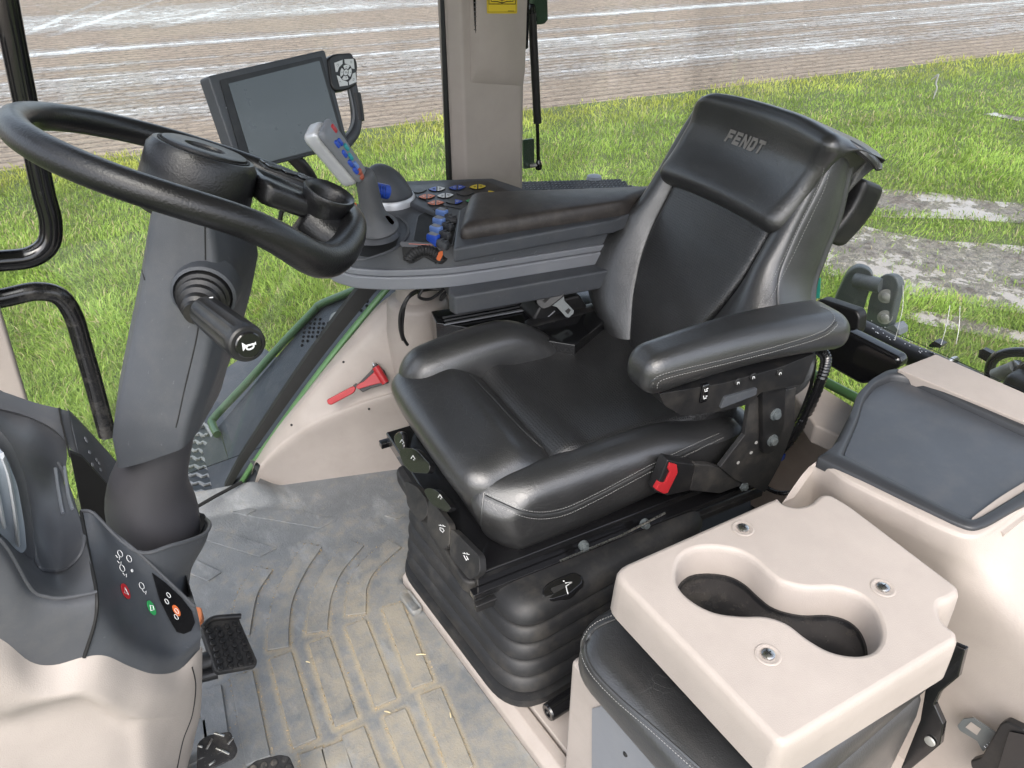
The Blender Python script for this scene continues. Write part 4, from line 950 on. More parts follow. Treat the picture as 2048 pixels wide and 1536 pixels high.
obj('edge_bar', tube([at(a, b, z=-.335) for a, b in ((396, 840), (413, 852), (476, 962))], .007, 8), M['galv'], stp)
tag(obj('frame_block', prism(rounded([at(a, b, z=-.2) for a, b in ((425, 868), (438, 872), (446, 900), (432, 905))], .01), (0, 0, -.1)), M['hitch']), 'grey steel end stop between the serrated step and green rail', 'bracket')
tag(obj('deck_plate', prism([at(a, b, z=-.5) for a, b in ((455, 735), (520, 690), (560, 720), (440, 870), (405, 840))], (0, 0, -.02)), M['plate']), 'flat grey deck plate beyond the green rail', 'deck plate')
# handrails and front post
tag(obj('handrail', tube([at(a, b, y=1.99) for a, b in ((-10, -120), (22, 60), (52, 210), (84, 372), (101, 440), (97, 487), (62, 514), (0, 522), (-90, 527))], .0245, 16, k=6), M['gloss']), 'upper glossy black handrail curving away from the steering wheel', 'handrail', 'black handrails by the right door')
tag(obj('handrail', tube([at(a, b, y=1.99) for a, b in ((-90, 606), (0, 597), (70, 583), (118, 592), (146, 630), (165, 690), (188, 770), (215, 870))], .0225, 16, k=6), plastic('scuffed_black_tube', (.010, .010, .011), .2, var=.2, dust=.25, dustcol=(.3, .28, .25), coat=.3)), 'lower scuffed black handrail bending down behind the steering column', 'handrail', 'black handrails by the right door')
fpst = [at(a, b, y=1.90) for a, b in ((-160, 100), (8, 640), (56, 800), (100, 950), (-20, 950), (-240, 100))]
tag(obj('front_pillar', prism(fpst, (0, .06, 0)), M['beige'], bev=.01), 'slanting beige front pillar behind the dashboard', 'pillar')
tag(obj('footwell_trim', prism([at(a, b, y=1.0) for a, b in ((-60, 1470), (2, 1480), (26, 1545), (-60, 1560))], (0, -.03, 0)), plastic('ochre_trim', (.36, .30, .16), .6)), 'ochre trim corner below the beige dashboard pod', 'trim')

# ---------------------------------------------------------------- right pillar, window gear
pil = thing('cab_pillar', 'beige moulded pillar between the right door and rear quarter window', 'pillar', (1.26, 1.98, .3))
pr = [(1.146, 2.03), (1.147, 1.985), (1.175, 1.952), (1.375, 1.950), (1.392, 1.965), (1.40, 2.03)]
obj('column', loft([[(x, y, .0) for x, y in pr], [(x, y, 2.1) for x, y in pr]]), M['beige'], pil, bev=.008)
def up(px, py, y=1.925): return at(px, py, y=y)
u0 = [up(958, -60), up(958, 130), up(945, 165, 1.95), up(1046, 172, 1.95), up(1050, 140), up(1056, -60)]
blk = [(np.array(u0[0])), u0[1], u0[4], u0[5]]
obj('upper_cover', (np.array([u0[0], u0[1], u0[2], u0[3], u0[4], u0[5], at(940, -60, y=1.951), at(941, 163, y=1.951)]), [(0, 1, 4, 5), (1, 2, 3, 4), (0, 6, 7, 1), (1, 7, 2)]), M['beige'], pil, bev=0, sub=0, flat=False, ang=60)
obj('belt_slot', prism([at(a, b, y=1.938) for a, b in ((944, -40), (957, -40), (958, 70), (950, 66))], (0, -.004, 0)), M['gloss'], pil)
obj('slot_ridges', join(*[tube([at(948, 5 + i * 9, y=1.933), at(955, 7 + i * 9, y=1.933)], .001, 4) for i in range(7)]), M['grey2'], pil)
obj('edge_trim', prism([at(a, b, y=1.955) for a, b in ((1047, -40), (1056, -40), (1052, 95), (1047, 98))], (0, -.012, 0)), M['gloss'], pil, bev=.002)
sk_ = thing('warning_sticker', 'yellow sticker with an open book symbol at the top of the pillar', 'sticker', tuple(at(1005, 5, y=1.924)))
FY = 1.9235
sk_pts = lambda pts, d: [at(a, b, y=FY - d) for a, b in pts]
obj('label_sheet', prism(rounded(sk_pts(((972, -60), (1034, -60), (1034, 27), (974, 27)), 0), .004), (0, -.0008, 0)), M['yellow'], sk_)
ln = lambda pts, r=.0007, c=False: tube(sk_pts(pts, .0012), r, 4, closed=c)
obj('printed_frame', join(ln(((978, -30), (978, 8), (1031, 8), (1031, -30)), .0012), ln(((976, -50), (976, 24), (1032, 24), (1032, -50)), .0006), ln(((1016, 22), (1028, 22)), .0008)), M['black'], sk_)
obj('book_symbol', join(ln(((983, -10), (983, 3), (994, 3), (1004, 6), (1014, 3), (1026, 3), (1026, -10)), .0012), ln(((985, -12), (986, -2), (995, -2), (1004, 1), (1013, -2), (1023, -2), (1024, -12)), .0007), ln(((986, -15), (988, -6), (996, -6), (1004, -3), (1012, -6), (1020, -6), (1022, -15)), .0007), ln(((1004, -25), (1004, 5)), .0009), ln(((992, -12), (1000, -10))), ln(((1008, -10), (1017, -12)))), M['black'], sk_)
tag(obj('pillar_seal', prism([at(a, b, y=1.99) for a, b in ((885, -80), (898, -80), (914, 360), (914, 420), (899, 420), (899, 360))], (0, .02, 0)), M['dark']), 'thin black rubber seal along the left edge of the beige pillar', 'seal')
lampb = [at(a, b, y=2.06) for a, b in ((1064, -80), (1094, -80), (1097, 40), (1090, 48), (1074, 50), (1066, 44))]
tag(obj('lamp_housing', prism(lampb, (0, .05, 0)), M['dgreen'], bev=.004), 'dark green lamp housing outside behind the top of the pillar', 'lamp housing')
gst = thing('gas_strut', 'black gas strut of the rear quarter window beside the pillar', 'gas strut', tuple(at(1070, 150, y=2.03)))
obj('upper_joint', join(tube([at(1056, 14, y=2.03), at(1066, 16, y=2.03)], .011, 10), tube([at(1062, 12, y=2.03), at(1066, 42, y=2.03)], .0125, 12)), M['gloss'], gst)
obj('cylinder', tube([at(1064, 26, y=2.03), at(1075, 246, y=2.03)], .0128, 16), M['black'], gst)
obj('rod', tube([at(1074.5, 244, y=2.03), at(1077, 326, y=2.03)], .0058, 12), M['gloss'], gst)
obj('lower_joint', lathe([(.004, -.012), (.009, -.010), (.012, 0), (.010, .012), (.006, .022)], at(1077, 333, y=2.03), (0, 0, 1), 14), M['gloss'], gst)
obj('hinge_plate', prism(rounded([at(a, b, y=2.045) for a, b in ((1047, 280), (1068, 277), (1069, 335), (1048, 338))], .003), (0, .006, 0)), M['dgreen'], gst)
obj('ball_stud', tube([at(1060, 332, y=2.04), at(1074, 330, y=2.03)], .006, 8), M['galv'], gst)
# grip plate of the rear mudguard
rm = thing('rear_mudguard', 'black rear mudguard top with raised grip studs beyond the console', 'mudguard', tuple(at(1150, 380, y=2.12)))
mz = at(1150, 385, y=2.1)[2]
mp_ = lambda px, py, d=0.: at(px, py, z=mz + d)
obj('cover', prism([mp_(*q) for q in ((1040, 374), (1062, 366), (1170, 360), (1262, 370), (1340, 380), (1320, 480), (1150, 480), (1040, 420))], (0, 0, -.05)), M['grey'], rm, bev=.006)
st = []
p0, ex, ey = mp_(1046, 376), mp_(1250, 370) - mp_(1046, 376), None
ex = (mp_(1256, 376) - mp_(1046, 382)) / 28; ey = np.array([.006, .024, 0]); org = mp_(1044, 386)
for i in range(30):
    for j in range(5): st.append(lathe([(.0088, 0), (.0082, .007), (.0060, .0075), (.0052, .003)], org + ex * (i + .5 * (j % 2)) + ey * j + [0, -.018 * (i / 30) * 0, 0], (0, 0, 1), 8))
obj('grip_studs', join(*st), M['grey2'], rm)
tag(obj('marker_lamp', lathe([(.03, 0), (.026, .012), (.012, .016)], mp_(1188, 358, .004), (0, 0, 1), 20), M['silver']), 'small grey round cap on the rear mudguard', 'cap')

# window panes (real panes with dried water marks)
def pane(name, path, z0, z1, lab, mat):
    P = np.array(path, float); C = np.array([.9, .9, 0]); n = len(P)
    T = np.gradient(P, axis=0); T /= np.linalg.norm(T, axis=1, keepdims=True); Q = P + np.stack([-T[:, 1], T[:, 0], 0 * T[:, 0]], 1) * .004
    ring = np.vstack([P, Q[::-1]]); o = obj(name, loft([ring + [0, 0, z0], ring + [0, 0, z1]]), mat, ang=30)
    o.data.materials.append(M['dark'])
    for f in o.data.polygons:
        nz = f.normal.z; vs = [v % (2 * n) for v in f.vertices]
        if abs(nz) > .5 or any({n - 1, n} <= set(vs) or {0, 2 * n - 1} <= set(vs) for _ in (0,)): f.material_index = 1
    return tag(o, lab, 'window pane')
M['glass2'] = glassy('dirty_rear_glass', dirt=.07, dscale=5)
pane('side_window', [(-.7, 2.035, 0), (.2, 2.035, 0), (1.19, 2.035, 0)], -.02, 2.05, 'large clear pane of the right door left of the pillar', M['glass'])
cv = [(1.40, 2.04, 0), (1.55, 2.035, 0)] + [(1.67 + .25 * math.sin(a), 1.785 + .25 * math.cos(a), 0) for a in np.linspace(0, np.pi / 2, 14)] + [(1.92, 1.2, 0), (1.92, .6, 0), (1.92, -.1, 0)]
pane('rear_window', cv, .44, 2.05, 'curved rear window pane with dried water marks behind the seat', M['glass2'])
def on_rear(px, py): return at(px, py, x=1.917)
wm = plastic('dried_water_mark', (.7, .71, .69), .7)
tag(obj('glass_streak', tube([on_rear(a, b) for a, b in ((1862, 160), (1872, 152), (1877, 150), (1872, 166), (1874, 176), (1869, 190), (1867, 198))], [.0012, .002, .0022, .0018, .002, .0016, .0008], 5, k=4), wm), 'white crooked streak dried on the rear window glass', 'streak')
for pts, lab in ((((1806, 570), (1806, 610), (1800, 640), (1790, 680)), 'faint water trail left of the other trails on the rear glass'), (((1900, 610), (1893, 650), (1882, 690)), 'faint water trail in the middle of the lower rear glass'), (((1920, 612), (1918, 655), (1912, 688)), 'faint water trail right of the other trails on the rear glass')):
    tag(obj('glass_streak', tube([on_rear(a, b) for a, b in pts], [.0007, .0011, .0009, .0006][:len(pts)], 4, k=4), wm), lab, 'streak', 'water trails on the rear window')
# cab roof: headlining over the seats, outside the picture, its extent set for the light inside
rf = thing('cab_roof', 'flat cab roof with beige lining above the seats', 'roof', (.6, 1.0, 2.1))
obj('lining', box((.0, -.12, 2.06), (1.98, 2.06, 2.10)), M['beige'], rf)
obj('front_glass', box((-.75, -.02, 2.07), (-.005, 2.06, 2.076)), M['glass'], rf)
# ---------------------------------------------------------------- steering column and wheel
colm = thing('steering_column', 'dark grey steering column with padded black steering wheel and stubby control stalk', 'steering column', tuple(at(300, 1060, y=1.16)))
CY = 1.14
def sec(L, Rr, dep, shape, y=CY, yR=None):
    a, b = at(*L, y=y), at(*Rr, y=y)
    # keep the section square to the line of sight: slide the ends along it
    c = (a + b) / 2; hw = np.linalg.norm((at(*Rr, y=y) - at(*L, y=y)) @ np.outer(_r, _r)) / 2
    dz = (b - a)[2] / 2 ; return [c + _r * (hw * q[0]) + np.array([0, 0, dz * q[0]]) + _h * (dep * q[1]) for q in shape]
SH = rounded([np.array([a, b, 0.]) for a, b in ((-1, .1), (-.56, -.98), (.0, -1.05), (.84, -1.0), (1, -.55), (1, .8), (.5, 1), (-.6, 1), (-1, .7))], [.25, .16, .12, .12, .12, .12, .4, .4, .2], 5)[:, :2]
secs = [((298, 352), (480, 400), .075), ((276, 430), (502, 470), .085), ((262, 500), (510, 520), .09), ((248, 585), (497, 590), .09), ((226, 690), (474, 680), .088), ((207, 790), (450, 745), .086), ((197, 860), (441, 780), .085), ((208, 932), (437, 792), .08)]
g_sh = loft([sec(L, Rr, d, SH) for L, Rr, d in secs]); obj('shroud', g_sh, M['grey'], colm, ang=26, bev=0)
s_sh = Surf(g_sh)
# panel split line and fold lines on the shroud
def groove(pts, r=.0012, m='dark'):
    q = s_sh.path(pts, .0); return tube(q, r, 5)
obj('panel_gap', join(groove([(410, 440), (411, 520)]), groove([(399, 640), (390, 690), (371, 770), (358, 830), (352, 855)]), groove([(274, 505), (290, 560)])), M['dark'], colm)
rec = [s_sh.px(a, b, .0015) for a, b in ((334, 448), (404, 452), (404, 532), (352, 530))]
c2 = [((245, 840), (422, 770)), ((232, 900), (400, 850)), ((224, 935), (384, 930)), ((205, 965), (384, 965)), ((194, 1005), (407, 1000)), ((196, 1035), (412, 1035)), ((215, 1075), (408, 1075)), ((250, 1120), (398, 1120))]
RD = np.array([[math.cos(a), math.sin(a)] for a in np.linspace(0, 2 * np.pi, 40, endpoint=False)])
g_lo = loft([sec(L, Rr, d, RD, y=1.15) for (L, Rr), d in zip(c2, (.062, .062, .062, .072, .084, .088, .085, .07))]); obj('lower_sleeve', g_lo, plastic('soft_grey_sleeve', (.047, .045, .05), .55, grain=.3, var=.06), colm, ang=None, sub=1)
bz = [s_sh.px(a, b, 0)[0] for a, b in ((366, 545), (395, 537), (430, 540), (452, 556), (457, 600), (446, 628), (415, 636), (380, 628), (360, 600))]
pc = s_sh.px(408, 588)[0]; nn = -_h * .93 + _r * .12 + np.array([0, 0, -.02]); nn /= np.linalg.norm(nn)
obj('stalk_bezel', lathe([(.047, -.03), (.044, .003), (.040, .006), (.038, .0), (.0, -.004)], pc, nn, 28), M['grey'], colm, bev=.0)
stk = obj('stalk_boot', lathe([(.038, .0), (.0365, .010), (.032, .012), (.0315, .018), (.033, .021), (.028, .024), (.0265, .030), (.028, .033), (.022, .036), (.020, .043), (.0215, .046), (.017, .050), (.016, .058)], pc, nn, 28), M['black'], colm)
e0 = pc + nn * .045 + _r * .008; e1_ = onplane(497, 690, pc + nn * .185, nn); ax = e1_ - e0; AL = np.linalg.norm(ax); ax /= AL
g = []
ridge = []
n = 40
for r, h in ((.016, 0), (.0215, .012), (.0225, .03), (.0240, AL - .03), (.0242, AL - .012), (.0225, AL - .004), (.020, AL - .002)):
    a, b, d = axes_of(ax); ridge.append([e0 + ax * h + (r - (.0026 if (.02 < h < AL - .02 and (j // 2) % 2) else 0)) * (math.cos(2 * np.pi * j / n) * a + math.sin(2 * np.pi * j / n) * b) for j in range(n)])
grip = obj('stalk_grip', loft(ridge), M['black'], colm, ang=25)
cap = obj('horn_button', lathe([(.0165, 0), (.0165, .003), (.015, .0042)], e0 + ax * (AL - .002), ax, 32), M['gloss'], grip)
hx = _r - ax * (_r @ ax); hx /= np.linalg.norm(hx); hy = np.cross(hx, ax); hy = hy if hy[2] > 0 else -hy
hq = lambda x, y: e0 + ax * (AL + .0028) + hx * x * .00085 + hy * y * .00085
obj('horn_symbol', join(prism([hq(*q) for q in ((-10, 7), (-8, 5.5), (-5, 2.2), (8, 2.5), (9.5, 4), (9.5, -1), (8, .2), (-5, -.4), (-8, -4), (-10, -5.5))], ax * .0006), tube([hq(*q) for q in ((-4, 0), (-4, -4), (0, -5.5), (5, -4), (6, -1), (5, .5))], .0011, 5, k=3)), M['white'], cap)
obj('grip_mark', tube([e0 + ax * .022 + hy * .0215 + hx * .004, e0 + ax * .022 + hy * .0212 + hx * .009], .001, 4), M['white'], grip)
# wheel
WC = np.array([.248, 1.16, 1.138]); WN = np.array([.42, .012, .902]); WN /= np.linalg.norm(WN); WA = np.array([.902, 0, -.43]); WA -= WN * (WA @ WN); WA /= np.linalg.norm(WA); WB = np.cross(WN, WA)
WF = Frame(WC, WA, WB, WN)
wheel = obj('steering_wheel', lathe([(.070, -.085), (.079, -.05), (.076, .004), (.069, .014), (.0, .014)], WF.w((.0, .0, .02)), WN, 48), M['wheel'], colm, ang=45)
RW = .229; rp = []; rr = []
for i in range(48):
    t = 2 * np.pi * i / 48; c, s_ = math.cos(t), math.sin(t)
    dip = math.exp(-((((t - R(304) + np.pi) % (2 * np.pi)) - np.pi) / R(25)) ** 2)
    rp.append(WF.w((RW * c * (1 - .0 * dip), RW * s_ * (1 + .02 * dip), -.042 * dip))); rr.append(.0198 + .0055 * dip)
obj('rim', tube(rp, rr, 18, closed=True, k=2), M['wheel'], wheel, ang=None)
obj('hub_pad', lathe([(.058, .0), (.058, .0035), (.054, .005), (.028, .004), (.024, -.006), (.0, -.008)], WF.w((0, 0, .0345)), WN, 48), M['black'], wheel, ang=50)
obj('hub_groove', lathe([(.0635, 0), (.0635, .0008), (.0595, .0008), (.0595, 0)], WF.w((0, 0, .0346)), WN, 48), M['dark'], wheel)
def spoke(sg):
    rs = []
    for k in range(9):
        t = k / 8; x = .07 + .145 * t; y0 = sg * (.0 if sg > 0 else 0); hw = .066 - .004 * t; cy = -.012 * t
        z0 = .008 - .016 * t; th = .036 - .008 * t
        rs.append([WF.w((x, cy + hw * q[0], z0 + th * q[1])) for q in rounded([np.array([a, b, 0.]) for a, b in ((-1, -.6), (1, -.6), (1, .5), (-1, .5))], .35, 4)[:, :2]])
    return loft(rs)
obj('spoke', spoke(1), M['wheel'], wheel, ang=None, sub=1)
bp_ = obj('button_panel', prism([WF.w((a, b, .031 - .08 * (a - .08))) for a, b in ((.088, -.004), (.20, -.010), (.207, .04), (.10, .052))], WN * .003), M['matte'], wheel, bev=.001)
for i in range(4):
    for j in range(2):
        x = .098 + i * .026; y = .004 + j * .023; z = .034 - .08 * (x - .08)
        obj('thumb_button', prism(rounded([WF.w((x + a, y + b - i * .001, z)) for a, b in ((0, 0), (.022, -.001), (.022, .018), (0, .019))], .003), WN * .0035), M['gloss'], bp_, bev=.001)
# hollow grip cup on the near part of the spoke
kc = WF.w((.172, -.056, .002))
obj('cup_grip', lathe([(.040, -.07), (.030, -.03), (.036, .012), (.041, .026), (.039, .031), (.034, .030), (.028, .020), (.022, -.015), (.0, -.02)], kc, WN * .95 - _h * .2 + _r * .1, 36), M['wheel'], wheel, ang=60)
obj('spoke', tube([WF.w((.165, -.048, -.02)), WF.w((.185, -.075, -.032)), WF.w((.197, -.105, -.034))], [.036, .034, .026], 16, k=5), M['wheel'], wheel, ang=None)
tag(obj('column_cable', tube([at(590, 425, y=1.2), at(566, 420, y=1.2), at(560, 440, y=1.2)], .004, 8, k=4), M['black']), 'short black cable hanging under the steering wheel spoke', 'cable')

# ---------------------------------------------------------------- dashboard
dash = thing('dashboard', 'dark grey dashboard over a beige pod with marked push buttons', 'dashboard', tuple(at(200, 1300, y=.9)))
g3 = lambda rows: [[at(a, b, y=c) for a, b, c in ([(r[0][0] - 330, r[0][1] - .55 * max(0, r[0][1] - 640) * .6, r[0][2] + .03)] if r[0][0] == -110 else []) + r] for r in rows]
side_rows = [[(-110, 735, 1.5), (20, 790, 1.47), (66, 806, 1.45), (118, 819, 1.43), (126, 822, 1.43)],
             [(-110, 790, 1.40), (5, 850, 1.37), (66, 870, 1.35), (118, 905, 1.33), (134, 910, 1.33)],
             [(-110, 850, 1.22), (0, 885, 1.26), (60, 930, 1.24), (100, 960, 1.24), (128, 965, 1.24)],
             [(-110, 960, 1.10), (10, 1000, 1.1), (70, 1050, 1.10), (115, 1050, 1.08), (155, 1025, 1.08)],
             [(-110, 980, 1.0), (0, 1060, .98), (66, 1125, .98), (118, 1150, .98), (176, 1100, .98)],
             [(-110, 1010, .905), (0, 1080, .89), (60, 1176, .88), (125, 1196, .88), (193, 1184, .885)]]
obj('upper_shell', patch(g3(side_rows), 6), M['grey2'], dash, ang=None)
ridge_rows = [[(-30, 772, 1.475), (20, 788, 1.46), (66, 804, 1.44), (118, 817, 1.42), (137, 822, 1.418)], [(-30, 795, 1.44), (20, 810, 1.425), (66, 824, 1.41), (116, 842, 1.385), (146, 868, 1.372)], [(-30, 812, 1.42), (20, 822, 1.41), (64, 836, 1.395), (112, 862, 1.365), (158, 915, 1.33)]]
obj('ridge_plate', patch(g3(ridge_rows), 5, (0, .01, -.02)), M['grey2'], dash, ang=45)
obj('shell_gap', tube([at(a, b, y=c) + np.array([0, 0, .002]) for a, b, c in ((119, 818, 1.419), (124, 845, 1.384), (134, 885, 1.348), (141, 916, 1.325))], .0016, 5), M['dark'], dash)
low_rows = [side_rows[-1], [(-110, 1040, .872), (0, 1112, .872), (60, 1200, .868), (125, 1216, .868), (192, 1205, .872)], [(-110, 1140, .862), (0, 1190, .862), (60, 1255, .86), (118, 1262, .86), (186, 1250, .862)], [(-110, 1230, .862), (0, 1277, .86), (60, 1323, .86), (108, 1330, .86), (168, 1314, .86)]]
obj('lower_shell', patch(g3(low_rows), 6), M['grey2'], dash, ang=None)
fac_rows = [[(162, 1022, 1.06), (186, 1026, 1.045), (222, 1062, 1.03), (272, 1102, 1.01), (332, 1158, .99), (388, 1212, .975)],
            [(176, 1100, .985), (205, 1104, .985), (240, 1135, .975), (290, 1180, .97), (345, 1222, .965), (399, 1250, .965)],
            [(193, 1184, .885), (216, 1190, .91), (250, 1232, .92), (300, 1268, .925), (350, 1288, .935), (401, 1268, .955)],
            [(190, 1240, .865), (226, 1262, .87), (262, 1290, .88), (306, 1312, .892), (352, 1316, .915), (401, 1282, .95)],
            [(168, 1314, .86), (212, 1312, .862), (262, 1334, .872), (310, 1348, .885), (358, 1340, .918), (400, 1298, .948)]]
g_fac = patch(g3(fac_rows), 7); facet = obj('button_facet', g_fac, M['grey'], dash, ang=None)
sf = Surf(g_fac)
obj('shell_gap', join(tube([at(*r[0][:2], y=r[0][2]) + np.array([0, -.0012, .0005]) for r in fac_rows], .0024, 6, k=5)), M['dark'], dash)
def mark(px, py, pts, r=.0006, m='white', scale=1., fill=False, closed=True, lift=.0012):
    P = [sf.px(px + a * scale, py + b * scale, lift)[0] for a, b in pts]
    if fill: return prism(P, (sf.px(px + pts[0][0] * scale, py + pts[0][1] * scale)[1]) * .0012)
    return tube(P, r, 4, closed=closed)
circ = lambda rx, ry, sk=.6, n=14: [(rx * math.cos(2 * np.pi * i / n) , ry * math.sin(2 * np.pi * i / n) + sk * rx * math.cos(2 * np.pi * i / n)) for i in range(n)]
rings_ = [mark(x, y, circ(5, 6), .0005) for x, y in ((239, 1108), (257, 1118), (243, 1137), (282, 1172))]
rings_ += [mark(x, y, [(-4, -2), (0, 3), (4, 0), (3, 7)], .0005, closed=False) for x, y in ((234, 1113), (237, 1124), (248, 1148), (287, 1182))]
rings_ += [mark(262, 1142, circ(2, 3), fill=True)]
obj('printed_symbols', join(*rings_), M['white'], facet)
for (x, y, m, w) in ((249, 1183, 'red', (9, 15)), (301, 1216, 'gprint', (9, 14))):
    bt = obj('push_button', mark(x, y, circ(w[0], w[1] * .8, 1.1), fill=True), M[m], facet)
    obj('symbol', mark(x, y, [(-3, -7), (-3, 3), (5, 8)] if m == 'red' else [(-4, -5), (2, -4), (4, 4), (-2, 6)], .0008, lift=.0026), M['white'], bt)
blk = mark(0, 0, [(303, 1146), (330, 1166), (362, 1196), (382, 1222), (388, 1245), (380, 1262), (366, 1268), (352, 1264), (338, 1240), (318, 1200)], fill=True)
bk_ = obj('black_switch_field', blk, M['gloss'], facet)
obj('push_button', mark(350, 1221, circ(8, 9, .9), fill=True, lift=.0024), M['orange'], facet)
obj('printed_symbols', join(*[mark(x, y, circ(4, 4, .8), .0005, lift=.0038) for x, y in ((334, 1190), (330, 1203), (350, 1222), (349, 1234))]), M['white'], bk_)
# cup round the foot of the column
cup_rows = [[(186, 1026, 1.045), (272, 1103, 1.01), (345, 1090, 1.02), (405, 1070, 1.06), (420, 1050, 1.10), (412, 1038, 1.15)],
            [(200, 1060, 1.04), (278, 1118, 1.005), (350, 1110, 1.02), (404, 1092, 1.06), (414, 1070, 1.10), (410, 1050, 1.16)],
            [(260, 1120, 1.03), (300, 1150, 1.0), (345, 1160, 1.01), (375, 1150, 1.05), (385, 1130, 1.1), (384, 1110, 1.16)],
            [(330, 1180, 1.03), (340, 1190, 1.0), (356, 1200, .995), (372, 1200, 1.03), (376, 1190, 1.1), (376, 1180, 1.16)]]
obj('column_cup', patch(g3(cup_rows), 6, (0, .004, 0)), M['grey'], dash, ang=None)
obj('cup_rim', tube([at(a, b, y=c) for a, b, c in cup_rows[0]], .0032, 8, k=6), M['grey2'], dash)
obj('cup_back', patch(g3([[(372, 1150, 1.04), (392, 1212, .975), (404, 1270, .955)], [(366, 1170, 1.1), (388, 1230, 1.05), (402, 1280, 1.0)]]), 5), M['grey'], dash)
# far button facet beside the column
far_rows = [[(136, 821, 1.42), (165, 850, 1.415), (215, 905, 1.40), (250, 945, 1.38)], [(147, 870, 1.37), (178, 900, 1.365), (215, 945, 1.36), (255, 985, 1.34)], [(158, 916, 1.33), (182, 945, 1.325), (212, 985, 1.31), (255, 1025, 1.29)]]
obj('gap_shade', prism([at(a, b, y=1.27) for a, b in ((140, 905), (165, 915), (255, 1015), (240, 1080), (190, 1060), (165, 1030))], (0, .01, 0)), M['dark'], dash)  # near-black sheet standing in for the shade between dash and sleeve
obj('gap_shade', prism([at(a, b, y=1.19) for a, b in ((380, 1025), (412, 1034), (418, 1050), (414, 1075), (395, 1110), (360, 1110))], (0, .01, 0)), M['dark'], dash)  # near-black sheet behind the sleeve, standing in for shade inside the cup
g_ff = patch(g3(far_rows), 5, (0, .01, 0)); ff = obj('far_button_facet', g_ff, M['grey'], dash, ang=None)
sff = Surf(g_ff); fm = []
for x, y in ((170, 878), (172, 882), (178, 905), (184, 930), (192, 920), (197, 927), (200, 940)):
    q = sff.px(x, y, .001)
    if q: fm.append(lathe([(.004, 0), (.0035, .001)], q[0], q[1], 8))
obj('printed_symbols', join(*fm), M['silver'], ff)
# slot tray in the upper shell
sup = Surf(patch(g3(side_rows), 6)); tr = []
obj('crease_edge', tube([at(a, b, y=c) for a, b, c in ((-100, 1012, .904), (0, 1080, .889), (60, 1176, .879), (92, 1193, .878), (128, 1196, .879), (193, 1184, .884))], .0026, 8, k=5), M['grey2'], dash)  # added bead, shaped to draw a highlight line along the crease
obj('facet_highlight', tube([at(*r_, y=c) for *r_, c in fac_rows[0]], .0026, 8, k=5), M['grey2'], dash)  # added lighter bead drawing the highlight on the facet's upper edge
obj('lip_highlight', tube(sup.path([(116, 926), (146, 985), (162, 1030), (170, 1076), (160, 1112), (128, 1140), (92, 1142), (74, 1130), (66, 1090)], .001), .0030, 8), M['grey2'], dash)  # added bead drawing the thin highlight round the channel's lip
for pts in ([(110, 938), (118, 985), (127, 1028)], [(128, 935), (136, 985), (146, 1020)]):
    tr.append(tube(sup.path(pts, .001), .003, 8))
obj('tray_edges', join(*tr), M['silver'], dash)
sq = [sup.px(a, b, .0012) for a, b in ((114, 925), (146, 920), (152, 934), (118, 940))]
if all(sq): obj('slot', prism([q[0] for q in sq], (0, 0, .001)), M['dark'], dash)
# instrument cluster, only its rim and right edge in the picture
icl = [at(a, b, y=.985) for a, b in ((-120, 820), (-20, 840), (22, 880), (52, 950), (66, 1040), (72, 1110), (62, 1128), (30, 1120), (-120, 1010))]
cl_ = obj('instrument_cluster', prism(rounded(icl, .02), (-.02, .03, -.02)), M['grey2'], dash, bev=.006)
cl2 = [at(a, b, y=.962) for a, b in ((-120, 850), (-30, 868), (10, 905), (36, 970), (50, 1050), (54, 1098), (44, 1108), (-120, 990))]
obj('cluster_lens', prism(rounded(cl2, .012), (-.006, .012, -.006)), plastic('cluster_glass', (.24, .27, .31), .2, var=.12, spec=.7), cl_, bev=.002)  # pale base colour stands in for sky reflected in the lens
for pts in ([(4, 910), (16, 945), (26, 1000), (34, 1060), (36, 1086)], [(-20, 930), (-4, 990), (8, 1050)]):
    obj('dial_band', tube([at(a, b, y=.957) for a, b in pts], .010, 6, k=4, flat=.25), plastic('dial_scale', (.40, .42, .44), .45), cl_)
